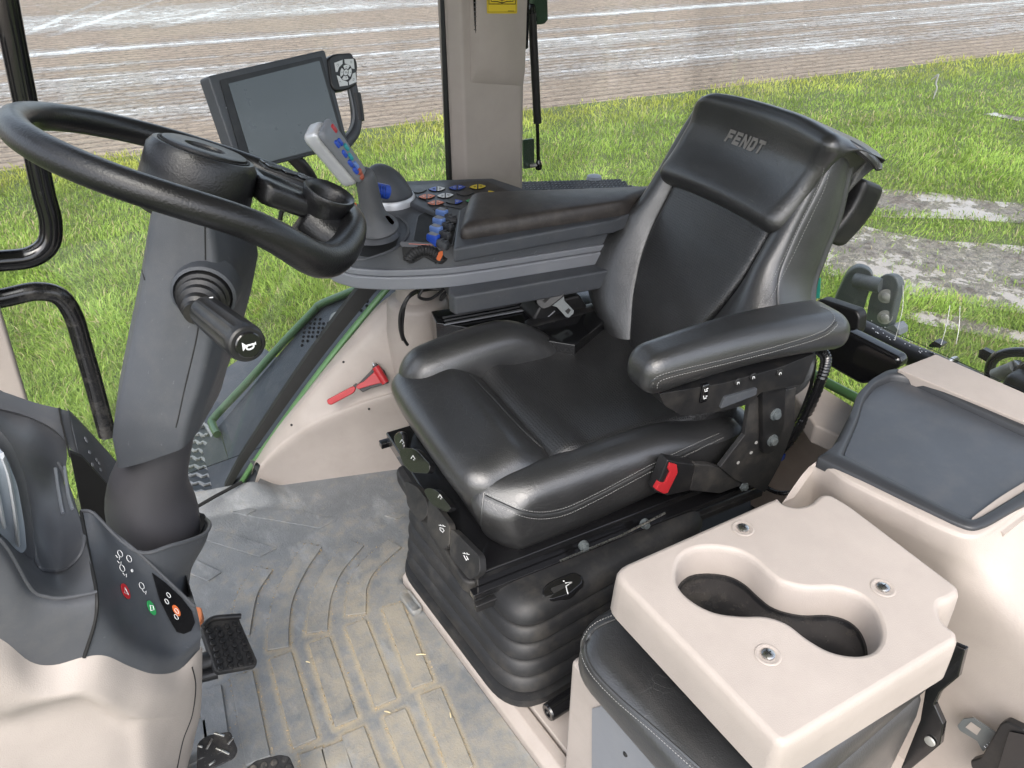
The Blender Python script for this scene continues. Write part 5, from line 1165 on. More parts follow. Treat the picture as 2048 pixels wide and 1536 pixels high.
# beige pod
pod_rows = [low_rows[-1][:4] + [(168, 1314, .86)] + [(212, 1312, .862), (262, 1334, .872), (310, 1348, .885), (358, 1340, .918), (400, 1298, .948), (404, 1300, 1.0), (400, 1290, 1.1)],
            [(-110, 1300, .845), (0, 1345, .842), (60, 1375, .842), (108, 1378, .842), (168, 1366, .842), (212, 1368, .845), (262, 1385, .855), (310, 1392, .868), (358, 1388, .90), (398, 1372, .945), (404, 1370, 1.0), (400, 1360, 1.1)],
            [(-110, 1400, .840), (0, 1418, .838), (60, 1408, .838), (120, 1398, .838), (168, 1392, .838), (212, 1406, .84), (252, 1422, .85), (292, 1436, .862), (345, 1430, .895), (393, 1415, .943), (402, 1415, 1.0), (398, 1410, 1.1)],
            [(-110, 1432, .868), (0, 1444, .866), (60, 1430, .866), (120, 1414, .866), (166, 1410, .866), (205, 1428, .866), (245, 1446, .866), (290, 1440, .866), (340, 1445, .895), (388, 1440, .943), (398, 1440, 1.0), (394, 1430, 1.1)],
            [(-110, 1490, .866), (0, 1500, .862), (60, 1495, .862), (120, 1492, .862), (170, 1490, .862), (215, 1490, .862), (255, 1498, .864), (294, 1500, .868), (336, 1500, .90), (372, 1500, .945), (384, 1500, 1.0), (384, 1490, 1.1)],
            [(-110, 1600, .87), (0, 1600, .86), (60, 1600, .86), (120, 1600, .86), (170, 1600, .86), (215, 1600, .86), (258, 1600, .864), (296, 1600, .87), (332, 1600, .90), (352, 1600, .945), (366, 1600, 1.0), (370, 1600, 1.1)],
            [(-110, 1900, .89), (0, 1900, .88), (60, 1900, .88), (120, 1900, .88), (170, 1900, .88), (215, 1900, .88), (258, 1900, .884), (296, 1900, .89), (332, 1900, .90), (352, 1900, .945), (366, 1900, 1.0), (370, 1900, 1.1)]]
g_pod = patch(g3(pod_rows), 5); obj('pod', g_pod, M['beige'], dash, ang=None)
sp_ = Surf(g_pod)
obj('pod_gap', tube(sp_.path([(384, 1334), (391, 1372), (384, 1430), (366, 1480), (354, 1536)], .0003), .0011, 5), M['dark'], dash)

# ---------------------------------------------------------------- pedals
pedn = np.array([.35, -.35, .87]); pedn /= np.linalg.norm(pedn)
ped = thing('brake_pedal', 'black rubber brake pedal with seven rows of round studs', 'pedal', tuple(at(460, 1290, z=.16)))
pq = lambda px, py, d=0.: onplane(px, py, at(460, 1290, z=.17), pedn) + pedn * d
TL, TR, BR_, BL = (408, 1258), (478, 1240), (514, 1328), (434, 1344)
obj('pedal_pad', prism(rounded([pq(*q) for q in ((402, 1256), (420, 1234), (478, 1226), (480, 1240), (516, 1322), (512, 1332), (438, 1345), (430, 1340))], .006), -pedn * .016), M['matte'], ped, bev=.004)
obj('pedal_lip', tube([pq(a, b, .004) for a, b in ((405, 1256), (422, 1240), (450, 1236), (480, 1234))], .006, 10, k=4), M['black'], ped)
sd2 = []
for i in range(7):
    for j in range(4):
        s_, t = (j + .5 + .12 * (i % 2 - .5)) / 4, (i + .55) / 7
        x = (TL[0] * (1 - s_) + TR[0] * s_) * (1 - t) + (BL[0] * (1 - s_) + BR_[0] * s_) * t; y = (TL[1] * (1 - s_) + TR[1] * s_) * (1 - t) + (BL[1] * (1 - s_) + BR_[1] * s_) * t
        sd2.append(lathe([(.0064, -.001), (.006, .004), (.005, .0052)], pq(x, y), pedn, 12))
obj('studs', join(*sd2), M['black'], ped)
obj('pedal_arm', join(tube([pq(432, 1310, -.02), pq(400, 1316, -.03), pq(360, 1330, -.05)], .021, 14), tube([pq(440, 1336, -.02), pq(400, 1342, -.03)], .012, 10)), M['black'], ped)
tag(obj('pedal_tab', prism([at(a, b, z=.12) for a, b in ((390, 1212), (402, 1214), (405, 1226), (404, 1240), (394, 1246), (386, 1240))], (0, 0, -.02)), plastic('orange_stop', (.6, .2, .08), .5), bev=.003), 'small orange pedal edge behind the dashboard button facet', 'pedal')
mp2 = thing('foot_plate', 'worn steel foot pedal with raised tread bars', 'pedal', tuple(at(440, 1500, z=.13)))
fn2 = np.array([.25, -.45, .85]); fn2 /= np.linalg.norm(fn2); f2 = lambda px, py, d=0.: onplane(px, py, at(436, 1500, z=.14), fn2) + fn2 * d
obj('plate', prism(rounded([f2(*q) for q in ((396, 1484), (415, 1470), (462, 1462), (468, 1480), (477, 1500), (470, 1516), (440, 1530), (404, 1545), (394, 1545))], .008), -fn2 * .008), plastic('worn_plate', (.03, .03, .032), .25, metal=.4, var=.3, dust=.2, scratch=.5), mp2, bev=.002)
obj('tread_bars', join(*[tube([f2(a, b, .001), f2((a + c) / 2, (b + d) / 2, .0025), f2(c, d, .001)], .0022, 6) for a, b, c, d in ((413, 1498, 424, 1478), (432, 1496, 458, 1508), (428, 1466, 448, 1472), (456, 1488, 466, 1476), (396, 1492, 404, 1494), (418, 1530, 430, 1522))]), M['steel'], mp2)
lp = thing('clutch_pedal', 'black studded pedal cut by the bottom edge of the picture', 'pedal', tuple(at(540, 1525, z=.12)))
f3 = lambda px, py, d=0.: onplane(px, py, at(545, 1530, z=.13), pedn) + pedn * d
obj('pedal_pad', prism(rounded([f3(*q) for q in ((488, 1540), (512, 1520), (560, 1508), (580, 1512), (592, 1540), (610, 1590), (510, 1610))], .006), -pedn * .014), M['matte'], lp, bev=.004)
obj('studs', join(*[lathe([(.0064, -.001), (.006, .004), (.005, .0052)], f3(506 + i * 21 + j * 7, 1538 - i * 6 + j * 16), pedn, 12) for i in range(4) for j in range(4)]), plastic('dusty_stud', (.02, .02, .02), .6, dust=.4), lp)
# ---------------------------------------------------------------- multifunction armrest console
con = thing('armrest_console', 'long grey control armrest with joystick, blue levers and coloured button panel', 'console', tuple(at(900, 540, z=.70)))
Zs = .715
near = [at(a, b, z=Zs) for a, b in ((664, 470), (645, 496), (645, 510), (661, 526), (703, 538), (744, 541), (791, 542), (850, 540), (908, 536), (1000, 523), (1160, 498), (1290, 478))]
far_ = [near[-1] + [.10, .24, 0], at(905, 415, z=Zs), at(760, 425, z=Zs), at(690, 445, z=Zs)]
out = rounded(near + far_, [.02] * len(near) + [.05, .03, .06, .05], 3)
obj('lower_band', prism(out - [0, 0, .052], (0, 0, .034)), M['silver'], con, bev=.009)
i1 = inset(out, .004)
obj('upper_band', prism(i1 - [0, 0, .017], (0, 0, .016)), M['silver'], con, bev=.003)
nrm = 1 if True else -1
i2 = inset(out, .010); i3 = inset(out, .026)
body = loft([i2 + [0, 0, -.0005], i2 * .6 + i3 * .4 + [0, 0, .03], i3 + [0, 0, .052]])
obj('body', body, M['grey'], con, bev=.006)
ZT = Zs + .0525
tz = lambda px, py, d=0.: at(px, py, z=ZT + d)
# pad box
box_o = [at(a, b, z=ZT + .028) for a, b in ((906, 498), (917, 420), (945, 402), (1240, 388), (1330, 400), (1230, 440), (1160, 452))]
obj('arm_box', loft([np.array(box_o) - [0, 0, .035], np.array(box_o)]), M['grey'], con, bev=.006)
pad_o = rounded([at(a, b, z=ZT + .042) for a, b in ((918, 474), (928, 416), (945, 398), (1040, 392), (1245, 381), (1320, 390), (1215, 424), (1190, 430))], [.012, .03, .02, .02, .02, .02, .02, .02], 5)
pc4 = [at(918, 476, z=ZT + .035), at(1250, 425, z=ZT + .035), at(1340, 386, z=ZT + .035), at(940, 398, z=ZT + .035)]
obj('arm_pad', quadbox(pc4, ZT + .008, ZT + .062, .026, 22, lambda s, t, k: k * (.008 * np.sin(np.pi * t) - .005 * t)), M['pad'], con, ang=None)
# lower box under the band, cables
lb = rounded([at(a, b, z=.655) for a, b in ((893, 598), (908, 606), (1000, 590), (1160, 558), (1300, 520))], .006)
lbx = [at(a, b, y=None, z=.66) for a, b in ((897, 566), (897, 590), (910, 598), (1150, 556), (1300, 530))]
lb_o = np.array(lbx + [lbx[-1] + [.06, .2, 0], lbx[0] + [.06, .2, 0]])
obj('lower_box', prism(lb_o - [0, 0, .045], (0, 0, .05)), M['grey'], con, bev=.006)
for i, pts in enumerate(([(900, 578), (850, 580), (815, 598), (805, 640), (806, 672), (815, 690)], [(905, 575), (855, 574), (822, 588), (802, 622), (800, 655), (806, 680)], [(885, 580), (860, 598), (838, 594), (846, 576)], [(905, 572), (885, 590), (882, 600), (892, 588)])):
    tag(obj('cable', tube([at(a, b, z=.60 - .02 * i * 0) if k < 2 else at(a, b, y=1.52) for k, (a, b) in enumerate(pts)] if i < 2 else [at(a, b, y=1.55) for a, b in pts], .0042, 8, k=6), M['black']), ('outer black cable looping down from the console to the beige boot', 'inner black cable looping down beside the outer loop', 'short black cable curl below the front of the lower console box', 'small black cable hook at the corner of the lower console box')[i], 'cable')
# steel carrier below
rb = thing('console_carrier', 'black steel carrier with ribbed rail below the control armrest', 'bracket', tuple(at(1000, 640, z=.5)))
cz = .545
co_ = [at(a, b, z=cz) for a, b in ((862, 622), (1010, 600), (1180, 570), (1260, 600), (1150, 690), (872, 645))]
obj('carrier_block', prism(np.array(co_) - [0, 0, .14], (0, 0, .14)), M['gloss'], rb, bev=.003)
obj('rail', join(*[tube([at(885 + i * 3, 636 + i * 6, z=cz + .004), at(1060, 604 + i * 6, z=cz + .004)], .0035, 6) for i in range(3)]), M['black'], rb)
obj('rail_edge', tube([at(888, 650, z=cz + .004), at(1064, 618, z=cz + .004)], .0018, 6), M['silver'], rb)
obj('carrier_tower', prism([S.at(a, b, 1, .275) for a, b in ((1066, 640), (1082, 610), (1160, 590), (1200, 650), (1200, 690), (1100, 690))], S.M[1] * .08), M['black'], rb, bev=.008)
obj('tower_edge', tube([S.at(a, b, 1, .274) for a, b in ((1082, 646), (1110, 622))], .0016, 6), M['silver'], rb)
obj('tower_hole', lathe([(.018, 0), (.018, .002), (.014, .002), (.013, -.002)], S.at(1143, 664, 1, .2735), -S.M[1], 20), M['dark'], rb)
obj('bolt', lathe([(.012, 0), (.012, .004), (.008, .005), (.007, .009)], S.at(1158, 680, 1, .273), -S.M[1], 6), M['hitch'], rb)

# lever pocket with four levers
pk = rounded([tz(a, b, .0012) for a, b in ((826, 484), (836, 432), (862, 420), (918, 430), (905, 492), (870, 490))], .012)
obj('lever_pocket', prism(pk, (0, 0, .0015)), M['dark'], con)
obj('pocket_rim', tube(list(pk) + [pk[0]], .0022, 6), M['grey2'], con)
for i in range(4):
    bx, by = 858 + i * 6.0, 472 - i * 16.5
    t0 = tz(bx, by, .016); t1 = tz(bx + 26, by + 13, .010); d = (t1 - t0) / np.linalg.norm(t1 - t0); sd = np.array([-d[1], d[0], 0]); sd /= np.linalg.norm(sd); upv = np.cross(d, sd); upv = upv if upv[2] > 0 else -upv
    LF = Frame(t0, d, sd, upv)
    lv = obj('lever', rbox((-.003, -.0085, -.016), (.030, .0085, .014), .004, 4, lambda p: np.stack([p[:, 0], p[:, 1], p[:, 2] * (.55 + .5 * np.clip(p[:, 0] / .03, 0, 1))], 1), LF), M['blue' if i == 0 else 'lblue'], con, ang=None)
    obj('lever_cap', rbox((.002, -.0065, .0075), (.026, .0065, .0155), .002, 3, lambda p: np.stack([p[:, 0], p[:, 1], p[:, 2] - .004 * (1 - np.clip(p[:, 0] / .03, 0, 1))], 1), LF), M['silver'], lv, ang=None)
    obj('lever_stem', join(rbox((.028, -.008, -.012), (.060, .008, .006), .003, 3, None, LF), rbox((.036, -.0082, .004), (.042, .0082, .0085), .001, 2, None, LF), rbox((.050, -.0082, .004), (.056, .0082, .0085), .001, 2, None, LF)), M['grey'], lv, ang=None)
obj('pocket_slats', join(*[tube([tz(905 + i * 5, 490 - i, .004), tz(918 + i * 4, 432, .004)], .0016, 5) for i in range(3)]), M['grey2'], con)
# ridged dial in the near side
dn = (at(850, 540, z=Zs) - at(850, 540, z=Zs)); dn = np.array([-.15, -.86, .48]); dn /= np.linalg.norm(dn)
dp0 = at(850, 512, z=Zs + .030); dk = lambda px, py, d=0.: onplane(px, py, dp0, dn) + dn * d
obj('dial_pocket', prism(rounded([dk(a, b, .004) for a, b in ((803, 494), (897, 496), (894, 520), (882, 530), (866, 524), (848, 514), (832, 524), (818, 529), (806, 518))], .006), dn * .002), M['dark'], con)
obj('pocket_lip', prism(rounded([dk(a, b, .005) for a, b in ((798, 484), (902, 488), (900, 497), (800, 494))], .004), dn * .003), M['grey2'], con)
dpts = [dk(848 - 34 * math.cos(a), 534 - 33 * math.sin(a), .002) for a in np.linspace(.35, 2.85, 61)]; obj('ridged_dial', tube(dpts, [.0125 + .0016 * ((i // 2) % 2) for i in range(61)], 14), M['matte'], con, ang=40); rd_ = []; dc = dk(846, 526, -.02)
nd = 48
for h, r in ((-.014, .026), (-.012, .0285), (.010, .0285), (.012, .026)):
    a, b, d = axes_of(np.array([.25, .55, .80])); rd_.append([dc + dn * .012 + d * h + (r - (.0022 if (j // 2) % 2 else 0)) * (math.cos(2 * np.pi * j / nd) * a + math.sin(2 * np.pi * j / nd) * b) for j in range(nd)])
obj('dial_tab', prism(rounded([dk(a, b, .012) for a, b in ((869, 520), (874, 505), (882, 503), (882, 512), (876, 524))], .003), dn * .004), M['orange'], con, bev=.001)
obj('printed_line', tube([dk(816, 488.5, .0085), dk(862, 491, .0085)], .0009, 4), plastic('coral_print', (.6, .2, .15), .5), con)
# second dial behind the pocket
a, b, d = axes_of((0, .15, 1)); c0 = tz(880, 424, .002)
obj('ridged_dial', loft([[c0 + d * h + (r - (.002 if (j // 2) % 2 else 0)) * (math.cos(2 * np.pi * j / 40) * a + math.sin(2 * np.pi * j / 40) * b) for j in range(40)] for h, r in ((-.004, .022), (.008, .023), (.011, .020))]), M['matte'], con, ang=25)
obj('printed_line', join(tube([tz(858, 410, .0015), tz(880, 420, .0015), tz(903, 430, .0015)], .002, 6), tube([tz(850, 406, .0012), tz(858, 402, .0012), tz(888, 412, .0012), tz(912, 428, .0012)], .0009, 4)), plastic('salmon_print', (.5, .22, .17), .5), con)

# joystick
jy = obj('joystick', lathe([(.060, 0), (.056, .016), (.052, .020), (.052, .030), (.044, .034), (.043, .050), (.030, .06)], at(751, 478, z=ZT - .006), (0, 0, 1), 36), M['grey2'], con, ang=50)
obj('joystick_well', prism(rounded([tz(a, b, .0008) for a, b in ((697, 470), (712, 510), (742, 516), (788, 500), (800, 470), (790, 455), (720, 455))], .02), (0, 0, .001)), M['dark'], con)
obj('well_rim', tube([tz(a, b, .002) for a, b in ((698, 476), (702, 508), (716, 520), (752, 512), (790, 496), (815, 470), (812, 446), (794, 432))], .0028, 8, k=4), M['grey2'], con)
JY = 1.56
jat = lambda px, py, dy=0.: at(px, py, y=JY + dy)
def ell(c, a, b, n=24, tilt=None): return [np.array(c) + _r * a * math.cos(2 * np.pi * i / n) + (_h * .9 + np.array([0, 0, .25])) * b * math.sin(2 * np.pi * i / n) for i in range(n)]
skr = loft([ell(jat(752, 458), .052, .05), ell(jat(753, 452), .055, .055), ell(jat(748, 440), .042, .04), ell(jat(744, 428), .030, .032), ell(jat(740, 400), .0255, .030), ell(jat(735, 370), .0235, .028), ell(jat(727, 348), .025, .028), ell(jat(722, 340), .020, .022)])
obj('grip_stem', skr, M['grey2'], jy, ang=60, sub=1)
# head: a flat silver paddle pointing forward and up
h0, h1 = jat(712, 352), jat(646, 266); hd = (h1 - h0) / np.linalg.norm(h1 - h0); hn = np.cross(hd, np.array([0, 1., 0])); hn = hn if hn[2] > 0 else -hn
hn = hn * .7 + np.array([0, -.2, 0]) + _r * .25 - _h * .5; hn -= hd * (hn @ hd); hn /= np.linalg.norm(hn); hw = np.cross(hd, hn); HL = np.linalg.norm(h1 - h0)
HF = Frame(h0, hd, hw, hn)
hb1 = obj('grip_head', rbox((-.012, -.026, -.038), (HL + .018, .026, .004), .014, 12, lambda p: np.stack([p[:, 0], p[:, 1] * (.72 + .28 * np.clip(p[:, 0] / HL, 0, 1)), p[:, 2]], 1), HF), M['metal_paint'], jy, ang=None)
obj('head_face', rbox((-.008, -.029, .002), (HL + .016, .029, .022), .012, 12, lambda p: np.stack([p[:, 0], p[:, 1] * (.72 + .28 * np.clip(p[:, 0] / HL, 0, 1)), p[:, 2]], 1), HF), M['silver'], jy, ang=None)
def hbtn(x, y, a, b, m, h=.006): obj('button', rbox((x - a, y - b, .018), (x + a, y + b, .021 + h), .004, 4, None, HF), M[m], hb1, ang=None)
hbtn(HL * .96, .012, .010, .006, 'red', .003)
for x, y, m in ((.78, -.012, 'blue'), (.74, .0, 'blue'), (.58, .006, 'teal'), (.56, -.012, 'blue'), (.42, -.002, 'teal'), (.36, -.015, 'blue'), (.24, -.004, 'lblue'), (.2, -.016, 'blue')): hbtn(HL * x, y, .009, .0055, m, .005)
for px, py in ((716, 343), (720, 352)):
    p = jat(px, py, -.02); obj('button', lathe([(.0085, -.006), (.0085, .002), (.006, .005), (.0, .0055)], p, -_h * .7 + np.array([0, 0, .7]), 18), plastic('brick_button', (.36, .09, .05), .4), jy)
obj('side_strip', prism([jat(a, b, -.036) for a, b in ((706, 408), (711, 406), (721, 428), (717, 432))], _h * .003), M['orange'], jy)
obj('printed_mark', prism(rounded([jat(a, b, -.045) + np.array([0, 0, .002]) for a, b in ((770, 434), (778, 434), (789, 446), (786, 452), (778, 446))], .003), (0, 0, .001)), plastic('coral_mark', (.5, .12, .07), .5), jy)

# domed second control
dm = con
dcn = tz(782, 404, .0)
def f_dome(p):
    return p
prof_d = [(.066, -.01), (.066, .014), (.062, .020)]
obj('silver_skirt', lathe(prof_d, dcn, (0, 0, 1), 36), M['metal_paint'], dm)
dome = [[dcn + np.array([0, 0, .016 + .086 * math.sin(t)]) + _r * (.061 * math.cos(t) * math.cos(a) - .024 * math.sin(t)) + _h * (.061 * math.cos(t) * math.sin(a)) for a in np.linspace(0, 2 * np.pi, 32, endpoint=False)] for t in np.linspace(0, 1.5, 12)]
obj('dome', loft(dome), M['grey'], dm, ang=None)
obj('scroll_wheel', tube([at(744, 378, y=1.60), at(775, 384, y=1.60)], .017, 20), M['blue'], dm)
obj('scroll_ridges', join(*[tube([at(746 + i * 5, 368 + i * .8, y=1.584), at(746 + i * 5, 392 + i * .8, y=1.584)], .0012, 5) for i in range(6)]), plastic('deep_blue', (.01, .04, .25), .4), dm)
obj('stalk_base', rbox(tz(752, 408) - [.03, .03, .0], tz(752, 408) + [.03, .03, .028], .008, 5), M['silver'], dm, ang=None)
obj('screw', lathe([(.006, 0), (.006, .002)], at(772, 407, z=ZT + .012), -_h, 12), M['dark'], dm)

# button panel on the far side
pz = ZT + .012; pt = lambda px, py, d=0.: at(px, py, z=pz + d)
bp = obj('button_panel', loft([[q - [0, 0, .03] for q in (pt(800, 362), pt(985, 356), pt(1075, 386), pt(1075, 420), pt(900, 440), pt(820, 405))], [pt(800, 362), pt(985, 356), pt(1075, 386), pt(1075, 420), pt(900, 440), pt(820, 405)]]), M['grey'], con, bev=.005)
obj('panel_field', prism(rounded([pt(a, b, .001) for a, b in ((815, 372), (972, 362), (1030, 388), (930, 420), (880, 410), (835, 396))], .008), (0, 0, .001)), M['black'], con)
zb = lambda a, b: (600 + a * .1953, 340 + b * .1953)
def oval(px, py, w, h, d=.0026, half=None):
    pts = []
    for i in range(17):
        t = -1 + i / 8; pts.append((px + t * w, py - h * (1 - t * t) - .06 * t * w))
    for i in range(1, 16):
        t = 1 - i / 8; pts.append((px + t * w, py + h * (1 - t * t) - .06 * t * w))
    if half == 'l': pts = [(min(x, px - 1), y) for x, y in pts]
    if half == 'r': pts = [(max(x, px + 1), y) for x, y in pts]
    return [pt(a, b, d) for a, b in pts]
keys = ((1212, 212, 'matte', None), (1402, 192, 'blue', 'white'), (1610, 178, 'blue', 'blue'), (1820, 170, 'yellow', 'yellow'), (1300, 270, 'orange', 'orange'), (1488, 260, 'white', 'white'), (1695, 240, 'matte', None), (1920, 235, 'matte', 'yellow'), (1390, 335, 'orange', 'orange'), (1580, 325, 'matte', 'blue'), (1780, 312, 'gprint', 'gprint'))
for (zx, zy, ml, mr) in keys:
    x, y = zb(zx, zy)
    kb = obj('oval_button', prism(oval(x, y, 17.5, 5.2, .002), (0, 0, .0022)), M['black'], con, bev=.0006)
    if ml != 'matte': obj('coloured_half', prism(oval(x - .5, y, 16, 4.4, .0043, 'l'), (0, 0, .0005)), M[ml], kb)
    if mr: 
        obj('coloured_half', prism(oval(x + .5, y, 16, 4.4, .0043, 'r'), (0, 0, .0005)), M[mr], kb)
        obj('printed_symbol', join(*[tube([pt(x + sx * 6 - 2, y - 1.2 - sx * .4, .0052), pt(x + sx * 6, y + 1.4 - sx * .4, .0052), pt(x + sx * 6 + 2.4, y - 1 - sx * .4, .0052)], .0005, 4, closed=True) for sx in ((-1, 1) if ml != 'matte' else (1,))]), M['dark'] if mr in ('white', 'yellow') else M['white'], kb)

# ---------------------------------------------------------------- monitor
mo = thing('display_monitor', 'switched-off tablet-like display monitor with keypad and curved grab handle', 'monitor', tuple(at(560, 330, y=1.75)))
mc = at(560, 215, y=1.78); mn = np.array([.30, -.80, .28]); mn /= np.linalg.norm(mn)
mt = lambda px, py, d=0.: onplane(px, py, mc, mn) + mn * d
fr_o = [mt(*q) for q in ((416, 152), (650, 99), (698, 292), (482, 346))]
obj('housing', prism(rounded(fr_o, .008), -mn * .038), M['grey'], mo, bev=.004)
obj('glass_front', prism(rounded([mt(a, b, .001) for a, b in ((438, 160), (642, 113), (690, 290), (488, 338))], .006), mn * .0015), M['black'], mo)
obj('screen', prism([mt(a, b, .0028) for a, b in ((455, 168), (637, 122), (684, 286), (505, 332))], mn * .0006), M['screen'], mo)
obj('sensor_dot', lathe([(.0015, 0), (.0015, .001)], mt(451, 216, .003), mn, 8), M['silver'], mo)
kq = lambda px, py, d=0.: mt(px, py, .006 + d)
kp = obj('keypad', prism(rounded([kq(*q) for q in ((653, 116), (668, 108), (702, 106), (712, 140), (712, 170), (690, 182), (668, 184), (660, 170))], .01), -mn * .03), M['black'], mo, bev=.005)
cx, cy = 688, 146
def kpoly(pts): return prism([kq(cx + a, cy + b, .0004) for a, b in pts], mn * .0015)
for pts in ([(-23, -19), (-7, -25), (-7, -17), (-14, -10), (-17, -1), (-20, -1)], [(-3, -26), (15, -27), (17, -7), (12, -8), (9, -14), (-2, -18)], [(-18, 6), (-13, 8), (-8, 15), (3, 19), (4, 26), (-12, 28)], [(19, 0), (21, 19), (7, 25), (6, 18), (11, 12), (14, 2)]): obj('corner_key', kpoly(pts), M['white'], kp)
def arc(a0, a1, r0, r1, n=6):
    f = lambda r, a: (r * math.cos(R(a)) * .82 + r * math.sin(R(a)) * .12, -r * math.sin(R(a)) * 1.15)
    return [f(r1, a0 + (a1 - a0) * i / n) for i in range(n + 1)] + [f(r0, a1 + (a0 - a1) * i / n) for i in range(n + 1)]
for a in (0, 90, 180, 270): obj('arrow_key', kpoly(arc(a - 34, a + 34, 7, 13.5)), M['white'], kp)
obj('ok_key', kpoly(arc(0, 350, .1, 5.2, 14)), M['white'], kp)
sy = []
for pts in ([(-19, -14), (-16, -17), (-15, -14), (-17, -11)], [(8, -22), (12, -22)], [(8, -19), (12, -19)], [(-14, 20), (-12, 17), (-10, 20)], [(13, 14), (16, 12), (16, 15), (13, 17)], [(-2, -1), (2, -1)], [(-2, 1), (2, 1)], [(-1, -10), (0, -12), (1, -10)], [(-1, 10), (0, 12), (1, 10)], [(-8, 1), (-9, 0), (-8, -1)], [(8, 1), (9, 0), (8, -1)]): sy.append(tube([kq(cx + a, cy + b, .0022) for a, b in pts], .0004, 4))
obj('key_symbols', join(*sy), M['dark'], kp)
kn = kq(711, 128, -.014); a_, b_, d_ = axes_of(_r + np.array([0, 0, .1])); rk_ = []
for h, r in ((-.012, .013), (-.010, .0155), (.008, .0155), (.010, .013)): rk_.append([kn + d_ * h * .6 + (r - (.0014 if (j // 2) % 2 else 0)) * (math.cos(2 * np.pi * j / 32) * a_ + math.sin(2 * np.pi * j / 32) * b_) for j in range(32)])
obj('rotary_knob', loft(rk_), M['matte'], mo, ang=25)
obj('grab_handle', tube([mt(a, b, -.016) for a, b in ((706, 150), (714, 180), (719, 215), (721, 240), (716, 262), (704, 278), (690, 292))], [.0145, .0135, .013, .014, .015, .016, .017], 14, k=5), M['grey'], mo, ang=None)
obj('handle_grip', tube([mt(a, b, -.010) for a, b in ((717, 185), (722, 214), (725, 240))], .0118, 12, k=5), M['black'], mo)
obj('handle_band', tube([mt(a, b, -.004) for a, b in ((700, 178), (708, 215), (709, 240), (703, 258), (692, 272))], .005, 8, k=4, flat=.5), M['silver'], mo)
obj('mount_arm', tube([mt(600, 300, -.045), mt(640, 340, -.05), at(660, 420, y=1.85), at(740, 440, y=1.85)], .016, 12, k=4), M['black'], mo)
# ---------------------------------------------------------------- passenger seat with cup holder back
ps = thing('passenger_chair', 'folded passenger seat with beige back shell holding two cups over a black leather cushion', 'seat', (.75, .42, 0))
PZ = .60
pA, pB, pC, pD = [at(*q, z=PZ) for q in ((1218, 1138), (1590, 972), (1935, 1262), (1570, 1492))]
pu = at(1590, 972, z=PZ) - at(1218, 1138, z=PZ); pu /= np.linalg.norm(pu)
outl = rounded([at(a, b, z=PZ) for a, b in ((1217, 1140), (1535, 1000), (1556, 992), (1566, 1005), (1590, 1012), (1618, 1006), (1640, 986), (1662, 986), (1700, 1008), (1918, 1172), (1922, 1186), (1905, 1200), (1882, 1206), (1880, 1222), (1890, 1246), (1916, 1262), (1918, 1282), (1590, 1482), (1570, 1490), (1552, 1484))], [.035, .004, .01, .01, .01, .01, .01, .01, .01, .012, .008, .008, .008, .008, .01, .012, .008, .01, .03, .012], 5)
hole = catmull([at(a, b, z=PZ) for a, b in ((1352, 1150), (1360, 1118), (1385, 1099), (1425, 1094), (1470, 1100), (1505, 1117), (1535, 1143), (1565, 1164), (1615, 1176), (1670, 1176), (1715, 1188), (1745, 1212), (1761, 1245), (1762, 1278), (1744, 1302), (1708, 1309), (1660, 1300), (1615, 1275), (1575, 1245), (1530, 1230), (1480, 1229), (1430, 1222), (1390, 1203), (1362, 1178))], 4, True)
def offs(P, d): return inset(P, d)
def ccw(P):
    P = np.asarray(P); a = np.sum(P[:, 0] * np.roll(P[:, 1], -1) - np.roll(P[:, 0], -1) * P[:, 1]); return P if a > 0 else P[::-1]
outl, hole = ccw(outl), ccw(hole)
def fill(o, h):
    bm = bmesh.new(); ed = []
    for L in (o, h):
        vs = [bm.verts.new(q) for q in L]; ed += [bm.edges.new((vs[i], vs[(i + 1) % len(vs)])) for i in range(len(vs))]
    bmesh.ops.triangle_fill(bm, edges=ed, use_beauty=True, use_dissolve=False); bm.verts.index_update()
    r = (np.array([v.co[:] for v in bm.verts]), [tuple(v.index for v in f.verts) for f in bm.faces]); bm.free(); return r
top = fill(inset(outl, .010), inset(hole, -.007))
dz = lambda P, z: np.asarray(P) + [0, 0, z]
edge = loft([inset(outl, .010), dz(inset(outl, .006), -.0008), dz(inset(outl, .0025), -.004), dz(outl, -.010), dz(inset(outl, -.002), -.035), dz(inset(outl, -.004), -.078), dz(inset(outl, .004), -.078), dz(inset(outl, .006), -.03)], cap=False)
well = loft([inset(hole, -.007), dz(inset(hole, -.003), -.0012), dz(inset(hole, -.001), -.004), dz(inset(hole, .001), -.012), dz(inset(hole, .006), -.058)], cap=False)
shell = obj('back_shell', join(top, edge, well), M['beige'], ps, ang=70, recalc=True)
cl1 = dz(inset(hole, .004), -.056)
liner = obj('cup_liner', join(loft([dz(inset(hole, -.004), -.060), dz(inset(hole, .002), -.054), dz(inset(hole, .009), -.055), dz(inset(hole, .012), -.075), dz(inset(hole, .016), -.11)], cap=True)), plastic('cup_black', (.011, .011, .012), .25, var=.2, dust=.08), ps, ang=50)
for c_ in ((1440, 1190), (1680, 1262)):
    p = at(*c_, z=PZ - .072); obj('cup_rim', tube([p + np.array([.043 * math.cos(t), .043 * math.sin(t), 0]) for t in np.linspace(0, 2 * np.pi, 40, endpoint=False)], .0024, 8, closed=True), M['grey'], liner)
    obj('cup_floor', lathe([(.041, 0), (.041, .0008)], p - [0, 0, .034], (0, 0, 1), 32), M['dark'], liner)
    p = p - [0, 0, .031]; obj('cup_floor_ring', lathe([(.030, 0), (.029, .001), (.028, 0)], p, (0, 0, 1), 28, cap=False), M['matte'], liner)
